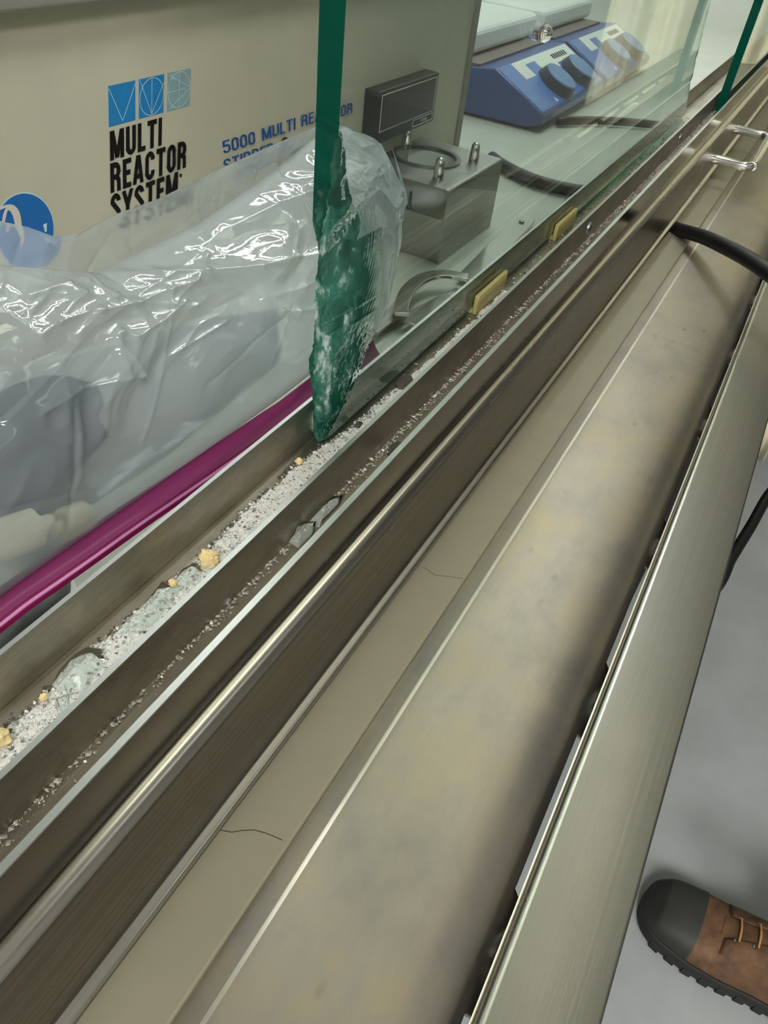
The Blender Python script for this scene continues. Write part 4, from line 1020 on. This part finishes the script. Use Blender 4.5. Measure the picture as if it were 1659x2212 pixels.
def plug(pa, pb, r, label):
    a, b = inb((pa[0], pa[1] - 34), .001), inb((pb[0], pb[1] - 34), .001); ax = (b - a); l = ax.length
    return tag(emit('cream_plug', MB().lathe(a, [(r * .9, 0), (r, .001), (r, l * .72), (r * .45, l * .76), (r * .45, l)], 16, ax), 'cream', smooth=35), label, 'plug', 'cream plugs in the bag')
plug((-20, 1208), (112, 1160), .0066, 'longer cream plug inside the bag just above the magenta zip')
plug((190, 1145), (115, 1178), .0056, 'shorter cream plug inside the bag facing the longer one')

# ------------------------------------------------------------------ cream sheet that the glass mirrors
cu = thing('hanging_sheet', (1.98, -.10, ZF + .02), 'cream folded sheet hanging at the right end of the hood and mirrored in the glass', 'sheet')
def sheet(u, v_):
    y = -.240 + .31 * u; z = ZF + .02 + (ZC - .12 - ZF) * v_
    return (1.965 + .016 * math.sin(u * 19 + .5 * v_) + .009 * math.sin(u * 41 + 2 * v_), y + .012 * math.sin(v_ * 5 + u * 3), z)
o = emit('cloth', MB().grid(sheet, 80, 24), 'curtain', cu, smooth=180); o.modifiers.new('solid', 'SOLIDIFY').thickness = .003
emit('rod', MB().tube([(1.965, -.29, ZC - .09), (1.965, .075, ZC - .09)], .012, 12), 'chrome', cu, smooth=60)
for y in (-.27, .06): emit('hanger', MB().tube([(1.965, y, ZC - .09), (1.965, y, ZC)], .005, 8), 'chrome', cu, smooth=60)

# ------------------------------------------------------------------ boot
bt = thing('work_boot', (.64, -.36, ZF), 'brown leather work boot with black rubber toe standing on the grey floor', 'boot')
TIP = Vector((.642, -.233, ZF)); BL = .305; yaw = math.radians(-4)
def bw(t):
    if t < .05: return .0495 * math.sqrt(max(0, 1 - (1 - t / .05) ** 2)) ** .9
    return lerp_keys([(0, .004), (.006, .022), (.02, .038), (.045, .049), (.08, .0535), (.12, .0515), (.17, .043), (.22, .039), (.27, .038), (.295, .030), (.305, .006)], t)
def bh(t): return lerp_keys([(0, .022), (.008, .040), (.025, .054), (.05, .062), (.08, .068), (.105, .078), (.13, .094), (.155, .112), (.175, .128), (.305, .128)], t)
def bpt(t, s_, z):
    x = s_; y = -t; c, sn = math.cos(yaw), math.sin(yaw)
    return (TIP.x + x * c - y * sn, TIP.y + x * sn + y * c, ZF + z)
def shell(t0, t1, n, grow=0.0, sole=.026):
    def fn(u, v_):
        t = t0 + (t1 - t0) * (v_ ** 2 if t0 == 0 else v_); w_ = bw(t) + grow; h = bh(t) + grow - sole; a = u * math.pi
        cx_, cz_ = math.cos(a), math.sin(a); k = .72
        return bpt(t, math.copysign(abs(cx_) ** .8, cx_) * w_ * (1 - .30 * (cz_ ** 3) * max(0, min(1, (t - .06) / .1))), sole + (abs(cz_) ** k) * h)
    return MB().grid(fn, 28, n)
emit('toe_cap', shell(.0, .076, 30, .0016), 'rubber', bt, smooth=60)
emit('upper', shell(.068, .305, 40), 'leather', bt, smooth=60)
# sole with lugs
mb = MB(); ts = [BL * (.5 - .5 * math.cos(math.pi * (i / 40) ** 1.15)) for i in range(41)]; v = []; f = []
for zz in (0.004, .029):
    for sgn in (1, -1):
        for t in (ts if sgn == 1 else ts[::-1]): v.append(bpt(t, sgn * (bw(t) + .0045), zz))
k = 82
f = [(i, (i + 1) % k, (i + 1) % k + k, i + k) for i in range(k)] + [tuple(range(k - 1, -1, -1)), tuple(range(k, 2 * k))]
mb.add(v, f)
sl = emit('sole', mb, 'sole', bt, bevel=.002)
for sgn in (1, -1):
    for i in range(11):
        t = .03 + i * .025; q = MB(); w_ = bw(t) + .006
        a, b = sgn * w_, sgn * (w_ - .02)
        q.prism([bpt(t, a, 0), bpt(t + .014, sgn * (bw(t + .014) + .006), 0), bpt(t + .014, b, 0), bpt(t, b, 0)], (0, 0, .016)); emit('lug', q, 'sole', sl, bevel=.001)
def zsurf(t, s_): 
    w_ = bw(t); h = bh(t) - .026; c = min(.98, abs(s_) / w_); return .026 + h * (1 - c ** 2.4) ** .5
def flap(sgn):
    def fn(u, v_):
        t = .105 + .085 * v_; s_ = sgn * (.010 + .026 * u + (.008 * (1 - v_) ** 3)); 
        return bpt(t, s_, zsurf(t, s_) + .0022)
    o = emit('eyelet_flap', MB().grid(fn, 8, 12), 'leather', bt, smooth=60); o.modifiers.new('solid', 'SOLIDIFY').thickness = .002; return o
flap(1); flap(-1)
def tongue(u, v_):
    t = .10 + .09 * v_; s_ = (u - .5) * .03; return bpt(t, s_, zsurf(t, s_) + .0012)
emit('tongue', MB().grid(tongue, 8, 12), 'leather', bt, smooth=60)
for i in range(4):
    t = .117 + i * .021
    for sgn in (1, -1):
        c = bpt(t, sgn * .017, zsurf(t, .017) + .0025); emit('eyelet', MB().lathe(c, [(.0028, -.001), (.0028, .0008), (.0016, .0012)], 12), 'ringsteel', bt, smooth=40)
    a = bpt(t, .017, zsurf(t, .017) + .0045); b = bpt(t + .004, -.017, zsurf(t, .017) + .0045); m_ = bpt(t + .002, 0, zsurf(t, 0) + .006)
    emit('lace', MB().tube(smooth_path([a, m_, b], 6), .0017, 8), 'lace', bt, smooth=60)
def shaft(u, v_):
    a = u * 2 * math.pi; z = .10 + .12 * v_; return bpt(.232 + .058 * math.cos(a) - .006 * v_, .040 * math.sin(a), z)
emit('shaft', MB().grid(shaft, 32, 8), 'leather', bt, smooth=60)
def lining(u, v_):
    a = u * 2 * math.pi; z = .222 - .10 * v_; return bpt(.226 + .054 * math.cos(a), .036 * math.sin(a), z)
emit('lining', MB().grid(lining, 32, 6), 'sole', bt, smooth=60)
def collar(u, v_):
    a = u * 2 * math.pi; b = v_ * 2 * math.pi; k = .0045 * math.cos(b); return bpt(.226 + (.056 + k) * math.cos(a), (.038 + k) * math.sin(a), .221 + .0045 * math.sin(b))
emit('collar', MB().grid(collar, 32, 8), 'leather', bt, smooth=60)

# ------------------------------------------------------------------ lift everything so that the floor is at z = 0
for o in sc.objects:
    if o.parent is None and o.type != 'CAMERA': o.location.z += H
